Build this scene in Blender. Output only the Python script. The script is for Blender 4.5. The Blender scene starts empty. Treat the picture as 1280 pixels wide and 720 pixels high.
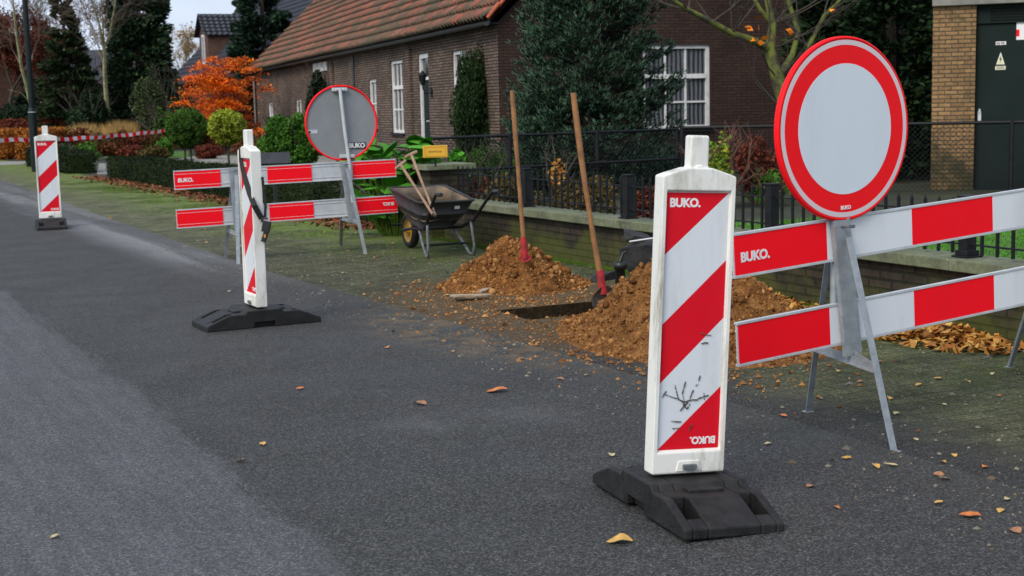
import bpy, math, random
import numpy as np
from mathutils import Matrix, Vector, noise
random.seed(7); rng = np.random.default_rng(7)
R = math.radians
scene = bpy.context.scene
COL = scene.collection

# ------------------------------------------------------------------ camera
F = 1777.8; CH = 1.4; PT = R(7.28); RL = R(1.3)
_fw = Vector((0, math.cos(PT), -math.sin(PT))); _r0 = Vector((1, 0, 0)); _u0 = _r0.cross(_fw)
_up = _u0*math.cos(RL) + _r0*math.sin(RL); _rt = _fw.cross(_up)
CAMP = Vector((0, 0, CH))
def ray(u, v): return _fw + _rt*((u-640)/F) + _up*((360-v)/F)
def G(u, v, z=0.0):
    d = ray(u, v); return CAMP + d*((z-CH)/d.z)
def D(u, v, Y):
    d = ray(u, v); return CAMP + d*(Y/d.y)
TH = R(26.5); SX = Vector((math.cos(TH), math.sin(TH), 0)); SY = Vector((-math.sin(TH), math.cos(TH), 0))
def S(b, a, z=0.0): return SX*b + SY*a + Vector((0, 0, z))      # street frame: b to the right, a along the road
def toS(p): return (p.dot(SX), p.dot(SY))

cd = bpy.data.cameras.new('camera'); cam = bpy.data.objects.new('camera', cd); COL.objects.link(cam)
cam.matrix_world = Matrix.Translation(CAMP) @ Matrix((_rt, _up, -_fw)).transposed().to_4x4()
cd.lens = 50; cd.sensor_width = 36; cd.clip_end = 2000; cd.clip_start = 0.05
cd.dof.use_dof = True; cd.dof.focus_distance = 6.6; cd.dof.aperture_fstop = 7.1
scene.camera = cam

# ------------------------------------------------------------------ materials
def newmat(name):
    m = bpy.data.materials.new(name); m.use_nodes = True
    nt = m.node_tree; b = nt.nodes['Principled BSDF']; return m, nt, b
def N(nt, t, **k):
    n = nt.nodes.new(t)
    for a, v in k.items(): setattr(n, a, v)
    return n
def c4(c): return (c[0], c[1], c[2], 1)
def ramp(nt, fac, stops, interp='LINEAR'):
    r = N(nt, 'ShaderNodeValToRGB'); r.color_ramp.interpolation = interp
    els = r.color_ramp.elements
    while len(els) < len(stops): els.new(0.5)
    for e, (p, c) in zip(els, stops): e.position = p; e.color = c4(c)
    nt.links.new(fac, r.inputs[0]); return r.outputs[0]
def noise_tex(nt, vec, scale, detail=4, rough=.55):
    n = N(nt, 'ShaderNodeTexNoise'); n.inputs['Scale'].default_value = scale
    n.inputs['Detail'].default_value = detail; n.inputs['Roughness'].default_value = rough
    if vec is not None: nt.links.new(vec, n.inputs['Vector'])
    return n.outputs['Fac']
def mixc(nt, fac, a, b, mode='MIX'):
    m = N(nt, 'ShaderNodeMix', data_type='RGBA', blend_type=mode)
    for sock, v in ((0, fac), (6, a), (7, b)):
        if isinstance(v, bpy.types.NodeSocket): nt.links.new(v, m.inputs[sock])
        else: m.inputs[sock].default_value = v if sock == 0 else c4(v)
    return m.outputs[2]
def mth(nt, op, a, b=None, clamp=False):
    m = N(nt, 'ShaderNodeMath', operation=op); m.use_clamp = clamp
    for i, v in enumerate((a, b)):
        if v is None: continue
        if isinstance(v, bpy.types.NodeSocket): nt.links.new(v, m.inputs[i])
        else: m.inputs[i].default_value = v
    return m.outputs[0]
def mrange(nt, v, a, b, c=0., d=1.):
    m = N(nt, 'ShaderNodeMapRange', interpolation_type='SMOOTHSTEP'); nt.links.new(v, m.inputs[0])
    for i, x in enumerate((a, b, c, d)): m.inputs[i+1].default_value = x
    return m.outputs[0]
def bump(nt, b, h, strength=.3, dist=.01):
    bp = N(nt, 'ShaderNodeBump'); bp.inputs['Strength'].default_value = strength; bp.inputs['Distance'].default_value = dist
    nt.links.new(h, bp.inputs['Height']); nt.links.new(bp.outputs[0], b.inputs['Normal'])
def coord(nt, which='Object'):
    return N(nt, 'ShaderNodeTexCoord').outputs[which]
def pm(name, c1, c2=None, scale=8, rough=.6, metal=0, bmp=0, bscale=60, lo=.35, hi=.65, spec=.5):
    m, nt, b = newmat(name); co = coord(nt)
    if c2 is None: b.inputs['Base Color'].default_value = c4(c1)
    else: nt.links.new(ramp(nt, noise_tex(nt, co, scale, 6, .6), [(lo, c1), (hi, c2)]), b.inputs['Base Color'])
    b.inputs['Roughness'].default_value = rough; b.inputs['Metallic'].default_value = metal
    b.inputs['Specular IOR Level'].default_value = spec
    if bmp: bump(nt, b, noise_tex(nt, co, bscale, 4), bmp, .01)
    return m
def leafmat(name, cols, rough=.7, spec=.12, trans=0.0):
    rough = max(rough, .62); spec = min(spec, .14)
    m, nt, b = newmat(name)
    g = N(nt, 'ShaderNodeNewGeometry')
    st = [(i/(max(1, len(cols)-1)), c) for i, c in enumerate(cols)]
    c = ramp(nt, g.outputs['Random Per Island'], st)
    nz = noise_tex(nt, coord(nt), 1.3, 2)
    c = mixc(nt, 1.0, c, ramp(nt, nz, [(.3, (.6, .6, .6)), (.7, (1.25, 1.25, 1.2))]), 'MULTIPLY')
    nt.links.new(c, b.inputs['Base Color'])
    b.inputs['Roughness'].default_value = rough; b.inputs['Specular IOR Level'].default_value = spec
    return m
def brickmat(name, c1, c2, mort, bw=.215, rh=.062, ms=.011, green=0., greencol=(.08, .12, .02), dark=.0, gh=.5, vary=.0):
    m, nt, b = newmat(name)
    uv = coord(nt, 'UV')
    br = N(nt, 'ShaderNodeTexBrick'); nt.links.new(uv, br.inputs['Vector'])
    br.inputs['Scale'].default_value = 1; br.inputs['Brick Width'].default_value = bw; br.inputs['Row Height'].default_value = rh
    br.inputs['Mortar Size'].default_value = ms; br.inputs['Mortar Smooth'].default_value = .3; br.inputs['Bias'].default_value = 0
    br.inputs['Color1'].default_value = c4(c1); br.inputs['Color2'].default_value = c4(c2); br.inputs['Mortar'].default_value = c4(mort)
    c = br.outputs['Color']
    n1 = noise_tex(nt, uv, 1.1, 5); n2 = noise_tex(nt, uv, 14, 4)
    c = mixc(nt, 1., c, ramp(nt, n1, [(.3, (.7, .7, .7)), (.7, (1.25, 1.2, 1.15))]), 'MULTIPLY')
    c = mixc(nt, 1., c, ramp(nt, n2, [(.3, (.75, .75, .75)), (.7, (1.25, 1.25, 1.25))]), 'MULTIPLY')
    if green:
        z = N(nt, 'ShaderNodeSeparateXYZ'); nt.links.new(uv, z.inputs[0])
        h = mrange(nt, z.outputs[1], 0, gh, 1, 0)
        f = mth(nt, 'MULTIPLY', mrange(nt, mth(nt, 'ADD', noise_tex(nt, uv, 2.2, 5), mth(nt, 'MULTIPLY', h, .25)), .52, .78), green)
        c = mixc(nt, f, c, greencol)
    nt.links.new(c, b.inputs['Base Color']); b.inputs['Roughness'].default_value = .85
    b.inputs['Specular IOR Level'].default_value = .25
    hgt = mth(nt, 'ADD', mth(nt, 'MULTIPLY', br.outputs['Fac'], -1), mth(nt, 'MULTIPLY', n2, .35))
    bump(nt, b, hgt, .8, .006)
    return m
def tilemat(name, cols, moss, mossamt=.5):
    m, nt, b = newmat(name); uv = coord(nt, 'UV')
    fl = N(nt, 'ShaderNodeVectorMath', operation='FLOOR'); nt.links.new(uv, fl.inputs[0])
    wn = N(nt, 'ShaderNodeTexWhiteNoise', noise_dimensions='2D'); nt.links.new(fl.outputs[0], wn.inputs[0])
    c = ramp(nt, wn.outputs[0], [(i/(len(cols)-1), k) for i, k in enumerate(cols)])
    ob = coord(nt)
    s = N(nt, 'ShaderNodeSeparateXYZ'); nt.links.new(uv, s.inputs[0])
    fr = mth(nt, 'FRACT', s.outputs[1])
    course_shade = mrange(nt, fr, .0, .14, .14, 0)  # moss colour along each course's lower edge paints in the step shadow
    f = mrange(nt, mth(nt, 'ADD', noise_tex(nt, ob, .75, 10, .82), course_shade), .43, .56, 0, mossamt)
    c = mixc(nt, f, c, moss)
    c = mixc(nt, 1., c, ramp(nt, noise_tex(nt, ob, 9, 4), [(.3, (.7, .7, .7)), (.7, (1.2, 1.2, 1.2))]), 'MULTIPLY')
    nt.links.new(c, b.inputs['Base Color']); b.inputs['Roughness'].default_value = .6
    bump(nt, b, noise_tex(nt, ob, 30, 3), .3, .01)
    return m
def dirtypaint(name, col, dirt, amt=.5, rough=.45, scale=6, gloss=.5):
    m, nt, b = newmat(name); co = coord(nt)
    mp = N(nt, 'ShaderNodeMapping'); mp.inputs['Scale'].default_value = (1, 1, .22); nt.links.new(co, mp.inputs[0])
    f = mrange(nt, noise_tex(nt, mp.outputs[0], scale, 8, .68), .48, .72, 0, amt)
    f2 = mrange(nt, noise_tex(nt, co, scale*9, 6, .7), .6, .72, 0, amt*.7)
    c = mixc(nt, f, col, dirt); c = mixc(nt, f2, c, dirt)
    nt.links.new(c, b.inputs['Base Color'])
    r = mrange(nt, noise_tex(nt, co, scale*2, 5), .3, .7, rough-.1, rough+.15); nt.links.new(r, b.inputs['Roughness'])
    b.inputs['Specular IOR Level'].default_value = gloss
    bump(nt, b, noise_tex(nt, co, 90, 3), .08, .004)
    return m

MT = {}
MT['plastic_white'] = dirtypaint('weathered white plastic', (.76, .76, .71), (.24, .21, .13), .85, .5, 8)
MT['foil_white'] = dirtypaint('reflective white foil', (.66, .695, .73), (.36, .36, .33), .45, .35, 5)
MT['foil_red'] = dirtypaint('reflective red foil', (.66, .004, .016), (.40, .01, .015), .4, .5, 5, .2)
MT['board_red'] = dirtypaint('bright red foil', (.97, .006, .016), (.84, .010, .018), .3, .55, 3, .12)
MT['board_white'] = dirtypaint('white board foil', (.74, .765, .79), (.52, .52, .50), .45, .45, 3)
MT['sign_red'] = pm('sign red', (.97, .008, .014), (.92, .008, .014), 5, .5, spec=.15)
MT['sign_ring'] = pm('sign ring white', (.72, .60, .62), (.68, .57, .60), 5, .35)
MT['sign_face'] = dirtypaint('sign face pale', (.68, .73, .79), (.58, .62, .67), .5, .4, 4)
MT['sign_back'] = pm('sign back grey', (.25, .268, .28), (.22, .237, .248), 6, .7, 0, 0, spec=.2)
MT['zinc'] = pm('galvanised steel', (.26, .29, .31), (.36, .39, .41), 22, .55, .3, .06, 80)
MT['zinc_dark'] = pm('dull galvanised steel', (.10, .11, .12), (.2, .21, .22), 18, .6, .3, .1, 80)
MT['alu'] = pm('aluminium', (.5, .52, .54), (.62, .64, .66), 10, .4, .2)
MT['rubber'] = pm('black recycled rubber', (.006, .006, .0065), (.020, .0195, .018), 14, .6, 0, .35, 140, spec=.35)
MT['black'] = pm('black paint', (.008, .009, .010), (.018, .019, .02), 14, .45)
MT['iron'] = pm('black painted iron', (.006, .0065, .008), (.013, .014, .016), 14, .5, spec=.25)
MT['strap'] = pm('black webbing', (.01, .01, .011), None, rough=.8)
MT['whitetext'] = pm('white print', (.78, .76, .76), None, rough=.5)
MT['blacktext'] = pm('black print', (.01, .01, .012), None, rough=.5)
MT['wood'] = pm('worn ash wood', (.36, .17, .06), (.20, .09, .035), 9, .55, 0, .2, 70)
MT['wood_pale'] = pm('pale worn wood', (.34, .22, .14), (.22, .13, .08), 9, .6, 0, .2, 70)
MT['redpaint'] = pm('chipped red paint', (.55, .02, .03), (.20, .02, .02), 22, .5)
MT['steel'] = pm('shovel steel', (.16, .15, .14), (.05, .045, .04), 15, .5, .5)
MT['tray'] = pm('black barrow tray', (.012, .012, .013), (.03, .029, .028), 7, .5, 0, .1, 30)
MT['tray_in'] = pm('sandy barrow inside', (.26, .19, .12), (.10, .08, .06), 5, .75, 0, .3, 40)
MT['yellow'] = pm('yellow wheel rim', (.50, .28, .02), (.3, .16, .02), 12, .5)
MT['plate_yellow'] = pm('yellow plate', (.75, .42, .03), (.68, .38, .03), 12, .45)
MT['white_frame'] = pm('white window paint', (.78, .79, .78), (.62, .63, .62), 7, .45)
MT['greendoor'] = pm('dark green door paint', (.006, .014, .012), (.009, .018, .016), 2, .6, spec=.15)
MT['concrete'] = pm('pale concrete', (.26, .25, .22), (.16, .155, .14), 2, .85, 0, .3, 40)
MT['rust_red'] = pm('terracotta ridge', (.48, .10, .04), (.22, .05, .03), 4, .7)
MT['gutter'] = pm('dark zinc gutter', (.035, .037, .04), (.06, .062, .065), 4, .5, .3)
MT['curtain'] = pm('net curtain', (.30, .31, .33), (.12, .12, .13), 2, .9)
MT['green_lamp'] = pm('dark green post paint', (.005, .011, .011), (.008, .015, .015), 4, .5, spec=.25)

def glassmat():
    m, nt, b = newmat('window glass')
    nt.links.new(ramp(nt, noise_tex(nt, coord(nt), .9, 2), [(.4, (.012, .013, .014)), (.7, (.05, .052, .056))]), b.inputs['Base Color'])
    b.inputs['Roughness'].default_value = .06; b.inputs['Specular IOR Level'].default_value = .6
    return m
MT['glass'] = glassmat()
def curtain_mat():
    m, nt, b = newmat('pleated grey curtain behind glass')
    w = N(nt, 'ShaderNodeTexWave'); w.inputs['Scale'].default_value = 3.2; w.inputs['Distortion'].default_value = 1.5
    nt.links.new(coord(nt), w.inputs['Vector'])
    nt.links.new(ramp(nt, w.outputs['Fac'], [(0, (.02, .022, .026)), (1, (.16, .17, .19))]), b.inputs['Base Color'])
    b.inputs['Roughness'].default_value = .12
    return m
MT['curtain_glass'] = curtain_mat()

MT['brick_side'] = brickmat('brown grey brick', (.215, .158, .124), (.125, .090, .073), (.030, .025, .021), ms=.014)
MT['brick_gable'] = brickmat('dark red brown brick', (.062, .033, .025), (.042, .025, .020), (.020, .017, .015), ms=.010)
MT['brick_yellow'] = brickmat('yellow buff brick', (.33, .20, .09), (.21, .125, .06), (.09, .07, .045), green=.85, greencol=(.022, .03, .014), gh=1.3)
MT['brick_wall'] = brickmat('mossy dark brick', (.050, .039, .028), (.030, .025, .019), (.018, .017, .013), green=.6, greencol=(.075, .088, .012), gh=.42)
MT['brick_far'] = brickmat('red brown brick of far house', (.16, .075, .055), (.11, .055, .042), (.06, .045, .04))
def copingmat():
    m, nt, b = newmat('mossy stone coping'); co = coord(nt)
    c = ramp(nt, noise_tex(nt, co, 2.6, 8, .7), [(.35, (.085, .09, .065)), (.5, (.14, .16, .085)), (.7, (.22, .225, .17))])
    c = mixc(nt, 1, c, ramp(nt, noise_tex(nt, co, 30, 4), [(.3, (.75, .75, .75)), (.7, (1.15, 1.15, 1.15))]), 'MULTIPLY')
    nt.links.new(c, b.inputs['Base Color']); b.inputs['Roughness'].default_value = .85
    bump(nt, b, noise_tex(nt, co, 45, 4), .4, .01); return m
MT['coping'] = copingmat()
MT['tile_red'] = tilemat('mossy red pantiles', [(.22, .065, .038), (.38, .09, .045), (.14, .055, .040), (.31, .11, .065), (.17, .08, .055)], (.085, .070, .040), .95)
MT['tile_blue'] = tilemat('blue black pantiles', [(.022, .028, .042), (.032, .038, .055), (.026, .03, .044)], (.03, .035, .04), .3)

def asphalt():
    m, nt, b = newmat('asphalt'); co = coord(nt)
    s = N(nt, 'ShaderNodeSeparateXYZ'); nt.links.new(co, s.inputs[0]); X, Y = s.outputs[0], s.outputs[1]
    g1 = noise_tex(nt, co, 120, 2, .6); g2 = noise_tex(nt, co, 320, 2, .6); fine = mth(nt, 'ADD', mth(nt, 'MULTIPLY', g1, .6), mth(nt, 'MULTIPLY', g2, .4)); mid = noise_tex(nt, co, 1.3, 7, .65)
    st = N(nt, 'ShaderNodeMapping'); st.inputs['Scale'].default_value = (1, .07, 1); nt.links.new(co, st.inputs[0])
    streak = noise_tex(nt, st.outputs[0], 16, 6, .7)
    c = ramp(nt, fine, [(.34, (.008, .008, .0078)), (.47, (.030, .0303, .0292)), (.55, (.056, .0563, .0542)), (.66, (.19, .189, .182))])
    c = mixc(nt, 1., c, ramp(nt, mid, [(.3, (.86, .86, .86)), (.7, (1.12, 1.12, 1.12))]), 'MULTIPLY')
    # pale worn wheel path on the left, with a ragged edge
    wob = mth(nt, 'MULTIPLY', mth(nt, 'SUBTRACT', noise_tex(nt, co, .9, 4), .5), .28)
    xe = mth(nt, 'ADD', X, wob)
    xe2 = mth(nt, 'ADD', xe, mth(nt, 'MULTIPLY', mth(nt, 'SUBTRACT', streak, .5), .5))
    path = mrange(nt, xe2, 1.36, 1.46, 1, 0)
    path2 = mth(nt, 'MULTIPLY', mrange(nt, xe2, .1, .7, 0, 1), path)
    amt = mth(nt, 'ADD', mth(nt, 'MULTIPLY', path, .62), mth(nt, 'MULTIPLY', path2, .1))
    tracks = mrange(nt, streak, .38, .62, .84, 1.07)
    pale = mixc(nt, 1, ramp(nt, fine, [(.34, (.030, .030, .032)), (.47, (.080, .080, .086)), (.55, (.112, .112, .119)), (.66, (.25, .25, .26))]), tracks, 'MULTIPLY')
    c = mixc(nt, amt, c, pale)
    # dusty strip near the verge further along
    e = mth(nt, 'MULTIPLY', mrange(nt, xe, 2.75, 3.35), mrange(nt, Y, 10.0, 14.5))
    c = mixc(nt, mth(nt, 'MULTIPLY', e, mrange(nt, noise_tex(nt, st.outputs[0], 2.2, 5), .40, .58, .3, .9)), c, ramp(nt, fine, [(.36, (.09, .092, .095)), (.5, (.185, .188, .19)), (.64, (.30, .30, .30))]))
    c = mixc(nt, mth(nt, 'MULTIPLY', mrange(nt, noise_tex(nt, co, .55, 5, .6), .58, .72), mrange(nt, X, 1.6, 2.4, 0, .2)), c, (.19, .192, .19))
    # sandy traces near the dig
    dx = mth(nt, 'DIVIDE', mth(nt, 'SUBTRACT', X, 4.0), .9); dy = mth(nt, 'DIVIDE', mth(nt, 'SUBTRACT', Y, 8.0), 1.8)
    rr = mth(nt, 'ADD', mth(nt, 'MULTIPLY', dx, dx), mth(nt, 'MULTIPLY', dy, dy))
    f = mth(nt, 'MULTIPLY', mrange(nt, rr, .3, 1.25, 1, 0), mrange(nt, noise_tex(nt, co, 5, 6, .7), .42, .62, 0, .7))
    c = mixc(nt, f, c, (.17, .115, .06))
    # mossy grime close to the verge
    g = mth(nt, 'MULTIPLY', mrange(nt, xe, 3.3, 3.8), mrange(nt, Y, 4, 14, .15, .5))
    c = mixc(nt, g, c, (.05, .052, .035))
    nt.links.new(c, b.inputs['Base Color'])
    nt.links.new(mrange(nt, noise_tex(nt, co, 1.7, 4), .3, .7, .68, .82), b.inputs['Roughness'])
    b.inputs['Specular IOR Level'].default_value = .25
    bump(nt, b, fine, .8, .006); return m
def verge():
    m, nt, b = newmat('mossy paving'); co = coord(nt)
    s = N(nt, 'ShaderNodeSeparateXYZ'); nt.links.new(co, s.inputs[0]); X, Y = s.outputs[0], s.outputs[1]
    br = N(nt, 'ShaderNodeTexBrick'); nt.links.new(co, br.inputs['Vector'])
    br.inputs['Scale'].default_value = 1; br.inputs['Brick Width'].default_value = .21; br.inputs['Row Height'].default_value = .105
    br.inputs['Mortar Size'].default_value = .007; br.inputs['Mortar Smooth'].default_value = .8
    br.inputs['Color1'].default_value = c4((.080, .080, .050)); br.inputs['Color2'].default_value = c4((.050, .053, .033)); br.inputs['Mortar'].default_value = c4((.030, .040, .014))
    fine = noise_tex(nt, co, 95, 4, .8)
    c = mixc(nt, 1, br.outputs['Color'], ramp(nt, fine, [(.36, (.35, .35, .35)), (.5, (1., 1., 1.)), (.64, (2.4, 2.4, 2.2))]), 'MULTIPLY')
    c = mixc(nt, 1, c, ramp(nt, noise_tex(nt, co, 1.8, 9, .8), [(.36, (.5, .5, .5)), (.64, (1.5, 1.5, 1.4))]), 'MULTIPLY')
    c = mixc(nt, mrange(nt, Y, 11, 20, 0, .45), c, mixc(nt, 1, c, (2.3, 2.3, 2.1), 'MULTIPLY'))
    # moss: more towards the wall and further up the street
    far = mrange(nt, Y, 10.5, 16.5, 0, 1)
    lat = mrange(nt, mth(nt, 'ADD', X, mth(nt, 'MULTIPLY', noise_tex(nt, co, .8, 4), 1.2)), 4.7, 6.1)
    amt = mth(nt, 'MULTIPLY', lat, mth(nt, 'ADD', mth(nt, 'MULTIPLY', far, .80), .22))
    mo = mth(nt, 'MULTIPLY', mrange(nt, mth(nt, 'ADD', mth(nt, 'MULTIPLY', noise_tex(nt, co, 2.2, 9, .8), .6), mth(nt, 'MULTIPLY', noise_tex(nt, co, 11, 5, .7), .4)), .43, .57), amt, True)
    c = mixc(nt, mo, c, mixc(nt, mrange(nt, noise_tex(nt, co, 60, 3), .35, .65), (.17, .25, .022), (.08, .135, .015)))
    # grey neighbour: wipes out to the asphalt near the road edge
    e = mrange(nt, mth(nt, 'ADD', X, mth(nt, 'MULTIPLY', mth(nt, 'SUBTRACT', noise_tex(nt, co, 1.5, 5), .5), .7)), 3.85, 4.45, 1, 0)
    e = mth(nt, 'MULTIPLY', e, mrange(nt, Y, 6.5, 10.5, 1, .05))
    gg = mth(nt, 'ADD', mth(nt, 'MULTIPLY', noise_tex(nt, co, 120, 2, .6), .6), mth(nt, 'MULTIPLY', noise_tex(nt, co, 320, 2, .6), .4))
    c = mixc(nt, e, c, ramp(nt, gg, [(.34, (.008, .008, .0078)), (.47, (.030, .0303, .0292)), (.55, (.056, .0563, .0542)), (.66, (.19, .189, .182))]))
    dx = mth(nt, 'DIVIDE', mth(nt, 'SUBTRACT', X, 4.7), 1.35); dy = mth(nt, 'DIVIDE', mth(nt, 'SUBTRACT', Y, 8.5), 2.3)
    rr = mth(nt, 'ADD', mth(nt, 'MULTIPLY', dx, dx), mth(nt, 'MULTIPLY', dy, dy))
    f = mth(nt, 'MULTIPLY', mrange(nt, mth(nt, 'ADD', rr, mth(nt, 'MULTIPLY', noise_tex(nt, co, 2.5, 6, .7), .8)), .7, 1.55, 1, 0), .8)
    c = mixc(nt, f, c, ramp(nt, noise_tex(nt, co, 40, 6, .7), [(.3, (.055, .036, .018)), (.7, (.17, .105, .048))]))
    nt.links.new(c, b.inputs['Base Color']); b.inputs['Roughness'].default_value = .85
    b.inputs['Specular IOR Level'].default_value = .2
    bump(nt, b, mth(nt, 'ADD', fine, mth(nt, 'MULTIPLY', br.outputs['Fac'], -.6)), .9, .01); return m
MT['asphalt'] = asphalt(); MT['verge'] = verge()
MT['lawn'] = pm('lawn green', (.045, .12, .012), (.07, .18, .02), 3, .9, 0, .5, 60)
MT['earth'] = pm('dark garden earth', (.018, .018, .010), (.034, .042, .014), 1.2, .9, 0, .6, 30)
MT['pathstone'] = pm('pale path slabs', (.30, .29, .26), (.15, .15, .12), 2.5, .85, 0, .3, 30)
def soilmat(name, a, bb, c_, bs=35):
    m, nt, b = newmat(name); co = coord(nt)
    c = ramp(nt, noise_tex(nt, co, 9, 8, .72), [(.32, a), (.5, bb), (.7, c_)])
    c = mixc(nt, 1, c, ramp(nt, noise_tex(nt, co, 60, 4, .7), [(.3, (.55, .55, .55)), (.7, (1.4, 1.4, 1.4))]), 'MULTIPLY')
    nt.links.new(c, b.inputs['Base Color']); b.inputs['Roughness'].default_value = .95; b.inputs['Specular IOR Level'].default_value = .1
    bump(nt, b, noise_tex(nt, co, bs, 7, .75), 1., .03); return m
MT['soil'] = soilmat('loose brown soil', (.10, .040, .012), (.26, .115, .036), (.42, .21, .075))
MT['soil_pale'] = soilmat('sandy brown soil', (.09, .034, .011), (.24, .10, .030), (.42, .20, .065))
MT['pit'] = soilmat('dark pit soil', (.02, .014, .008), (.04, .028, .015), (.09, .06, .03))  # darker soil tones for the pit walls and floor
MT['clods'] = leafmat('soil clods', [(.07, .027, .009), (.23, .10, .032), (.42, .21, .075), (.14, .058, .02), (.30, .14, .045)], .95, .1)
MT['chips'] = leafmat('soil chips', [(.07, .026, .009), (.27, .115, .033), (.48, .25, .09), (.15, .06, .020), (.33, .14, .04)], .9, .1)

# ------------------------------------------------------------------ mesh builder
class MB:
    def __init__(s): s.v = []; s.f = []; s.m = []; s.s = []
    def add(s, vs, fs, mi=0, sm=False):
        o = len(s.v); s.v += [tuple(p) for p in vs]
        for f in fs: s.f.append(tuple(i+o for i in f)); s.m.append(mi); s.s.append(sm)
        return s
    def box(s, c, d, rot=None, mi=0, taper=(1, 1)):
        hx, hy, hz = d[0]/2, d[1]/2, d[2]/2; tx, ty = taper
        vs = [Vector((sx*hx*(tx if sz > 0 else 1), sy*hy*(ty if sz > 0 else 1), sz*hz)) for sz in (-1, 1) for sy in (-1, 1) for sx in (-1, 1)]
        if rot is not None: vs = [rot @ v for v in vs]
        c = Vector(c)
        return s.add([v+c for v in vs], [(0, 2, 3, 1), (4, 5, 7, 6), (0, 1, 5, 4), (2, 6, 7, 3), (0, 4, 6, 2), (1, 3, 7, 5)], mi)
    def beam(s, p0, p1, w, t, mi=0, side=Vector((0, 0, 1))):
        p0, p1 = Vector(p0), Vector(p1); d = (p1-p0).normalized()
        x = d.cross(side)
        if x.length < 1e-4: x = d.cross(Vector((1, 0, 0)))
        x.normalize(); y = d.cross(x).normalized()
        vs = [p+x*a*w/2+y*b*t/2 for p in (p0, p1) for a, b in ((-1, -1), (1, -1), (1, 1), (-1, 1))]
        return s.add(vs, [(0, 3, 2, 1), (4, 5, 6, 7)] + [(i, (i+1) % 4, (i+1) % 4+4, i+4) for i in range(4)], mi)
    def tube(s, pts, r, n=10, mi=0, cap=True):
        pts = [Vector(p) for p in pts]; k = len(pts); rs = r if isinstance(r, (list, tuple)) else [r]*k
        vs = []; up = None
        for i, p in enumerate(pts):
            d = (pts[min(i+1, k-1)]-pts[max(i-1, 0)]).normalized()
            if up is None: up = d.orthogonal().normalized()
            x = (up - d*up.dot(d)).normalized(); y = d.cross(x); up = x
            for j in range(n):
                a = 2*math.pi*j/n; vs.append(p + (x*math.cos(a)+y*math.sin(a))*rs[i])
        fs = [(i*n+j, i*n+(j+1) % n, (i+1)*n+(j+1) % n, (i+1)*n+j) for i in range(k-1) for j in range(n)]
        s.add(vs, fs, mi, True)
        if cap:
            s.add(vs[:n], [tuple(range(n-1, -1, -1))], mi); s.add(vs[-n:], [tuple(range(n))], mi)
        return s
    def poly(s, pts, mi=0): return s.add(pts, [tuple(range(len(pts)))], mi)
    def prism(s, pts, ext, mi=0):
        n = len(pts); e = Vector(ext); a = [Vector(p) for p in pts]
        return s.add(a+[p+e for p in a], [tuple(range(n-1, -1, -1)), tuple(range(n, 2*n))]+[(i, (i+1) % n, (i+1) % n+n, i+n) for i in range(n)], mi)
    def lathe(s, prof, n=32, mi=0, M=None, smooth=True, close=True):
        k = len(prof); vs = []
        for r, z in prof:
            for j in range(n):
                a = 2*math.pi*j/n; v = Vector((r*math.cos(a), r*math.sin(a), z)); vs.append(M @ v if M else v)
        fs = [(i*n+j, i*n+(j+1) % n, (i+1)*n+(j+1) % n, (i+1)*n+j) for i in range(k-1) for j in range(n)]
        return s.add(vs, fs, mi, smooth)
    def build(s, name, mats, parent=None, bevel=0, loc=None, rotz=0, pinv=None, seg=2):
        me = bpy.data.meshes.new(name); me.from_pydata(s.v, [], s.f); 
        mats = mats if isinstance(mats, (list, tuple)) else [mats]
        for m in mats: me.materials.append(m)
        me.polygons.foreach_set('material_index', s.m); me.polygons.foreach_set('use_smooth', s.s)
        boxuv(me); me.update()
        return link(name, me, parent, bevel, loc, rotz, pinv, seg)
def boxuv(me):
    uv = me.uv_layers.new(name='UVMap'); n = len(me.loops)
    vi = np.empty(n, 'i'); me.loops.foreach_get('vertex_index', vi)
    co = np.empty(len(me.vertices)*3); me.vertices.foreach_get('co', co); co = co.reshape(-1, 3)[vi]
    nf = len(me.polygons); tot = np.empty(nf, 'i'); me.polygons.foreach_get('loop_total', tot)
    nr = np.array([p.normal[:] for p in me.polygons]).reshape(-1, 3); nr = np.repeat(nr, tot, 0)
    h = np.hypot(nr[:, 0], nr[:, 1]); flat = (np.abs(nr[:, 2]) > .75) | (h < 1e-6); hh = np.where(h < 1e-6, 1, h)
    tx = -nr[:, 1]/hh; ty = nr[:, 0]/hh
    U = np.where(flat, co[:, 0], co[:, 0]*tx+co[:, 1]*ty); V = np.where(flat, co[:, 1], co[:, 2])
    uv.data.foreach_set('uv', np.stack([U, V], 1).ravel())
def link(name, me, parent=None, bevel=0, loc=None, rotz=0, pinv=None, seg=2):
    o = bpy.data.objects.new(name, me); COL.objects.link(o)
    if parent: o.parent = parent
    if pinv is not None: o.matrix_parent_inverse = pinv
    if loc is not None: o.location = loc
    o.rotation_euler.z = rotz
    if bevel:
        b = o.modifiers.new('bevel', 'BEVEL'); b.width = bevel; b.segments = seg; b.limit_method = 'ANGLE'; b.angle_limit = R(40)
    return o
def tag(o, label=None, cat=None, group=None, kind=None):
    for k, v in (('label', label), ('category', cat), ('group', group), ('kind', kind)):
        if v: o[k] = v
    return o
def thing(name, loc, rotz, label, cat, group=None):
    o = bpy.data.objects.new(name, None); COL.objects.link(o); o.location = loc; o.rotation_euler.z = rotz
    o.empty_display_size = .2
    return tag(o, label, cat, group)
def inv(o): return (Matrix.Translation(o.location) @ Matrix.Rotation(o.rotation_euler.z, 4, 'Z')).inverted()
def copy_tree(o, parent=None):
    c = o.copy(); COL.objects.link(c); c.parent = parent
    for ch in [x for x in list(COL.objects) if x.parent is o]: copy_tree(ch, c)
    return c
def dup(o, loc, rotz, label, group=None):
    c = copy_tree(o); c.location = loc; c.rotation_euler = (0, 0, rotz); c['label'] = label
    if group: c['group'] = group
    return c

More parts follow.
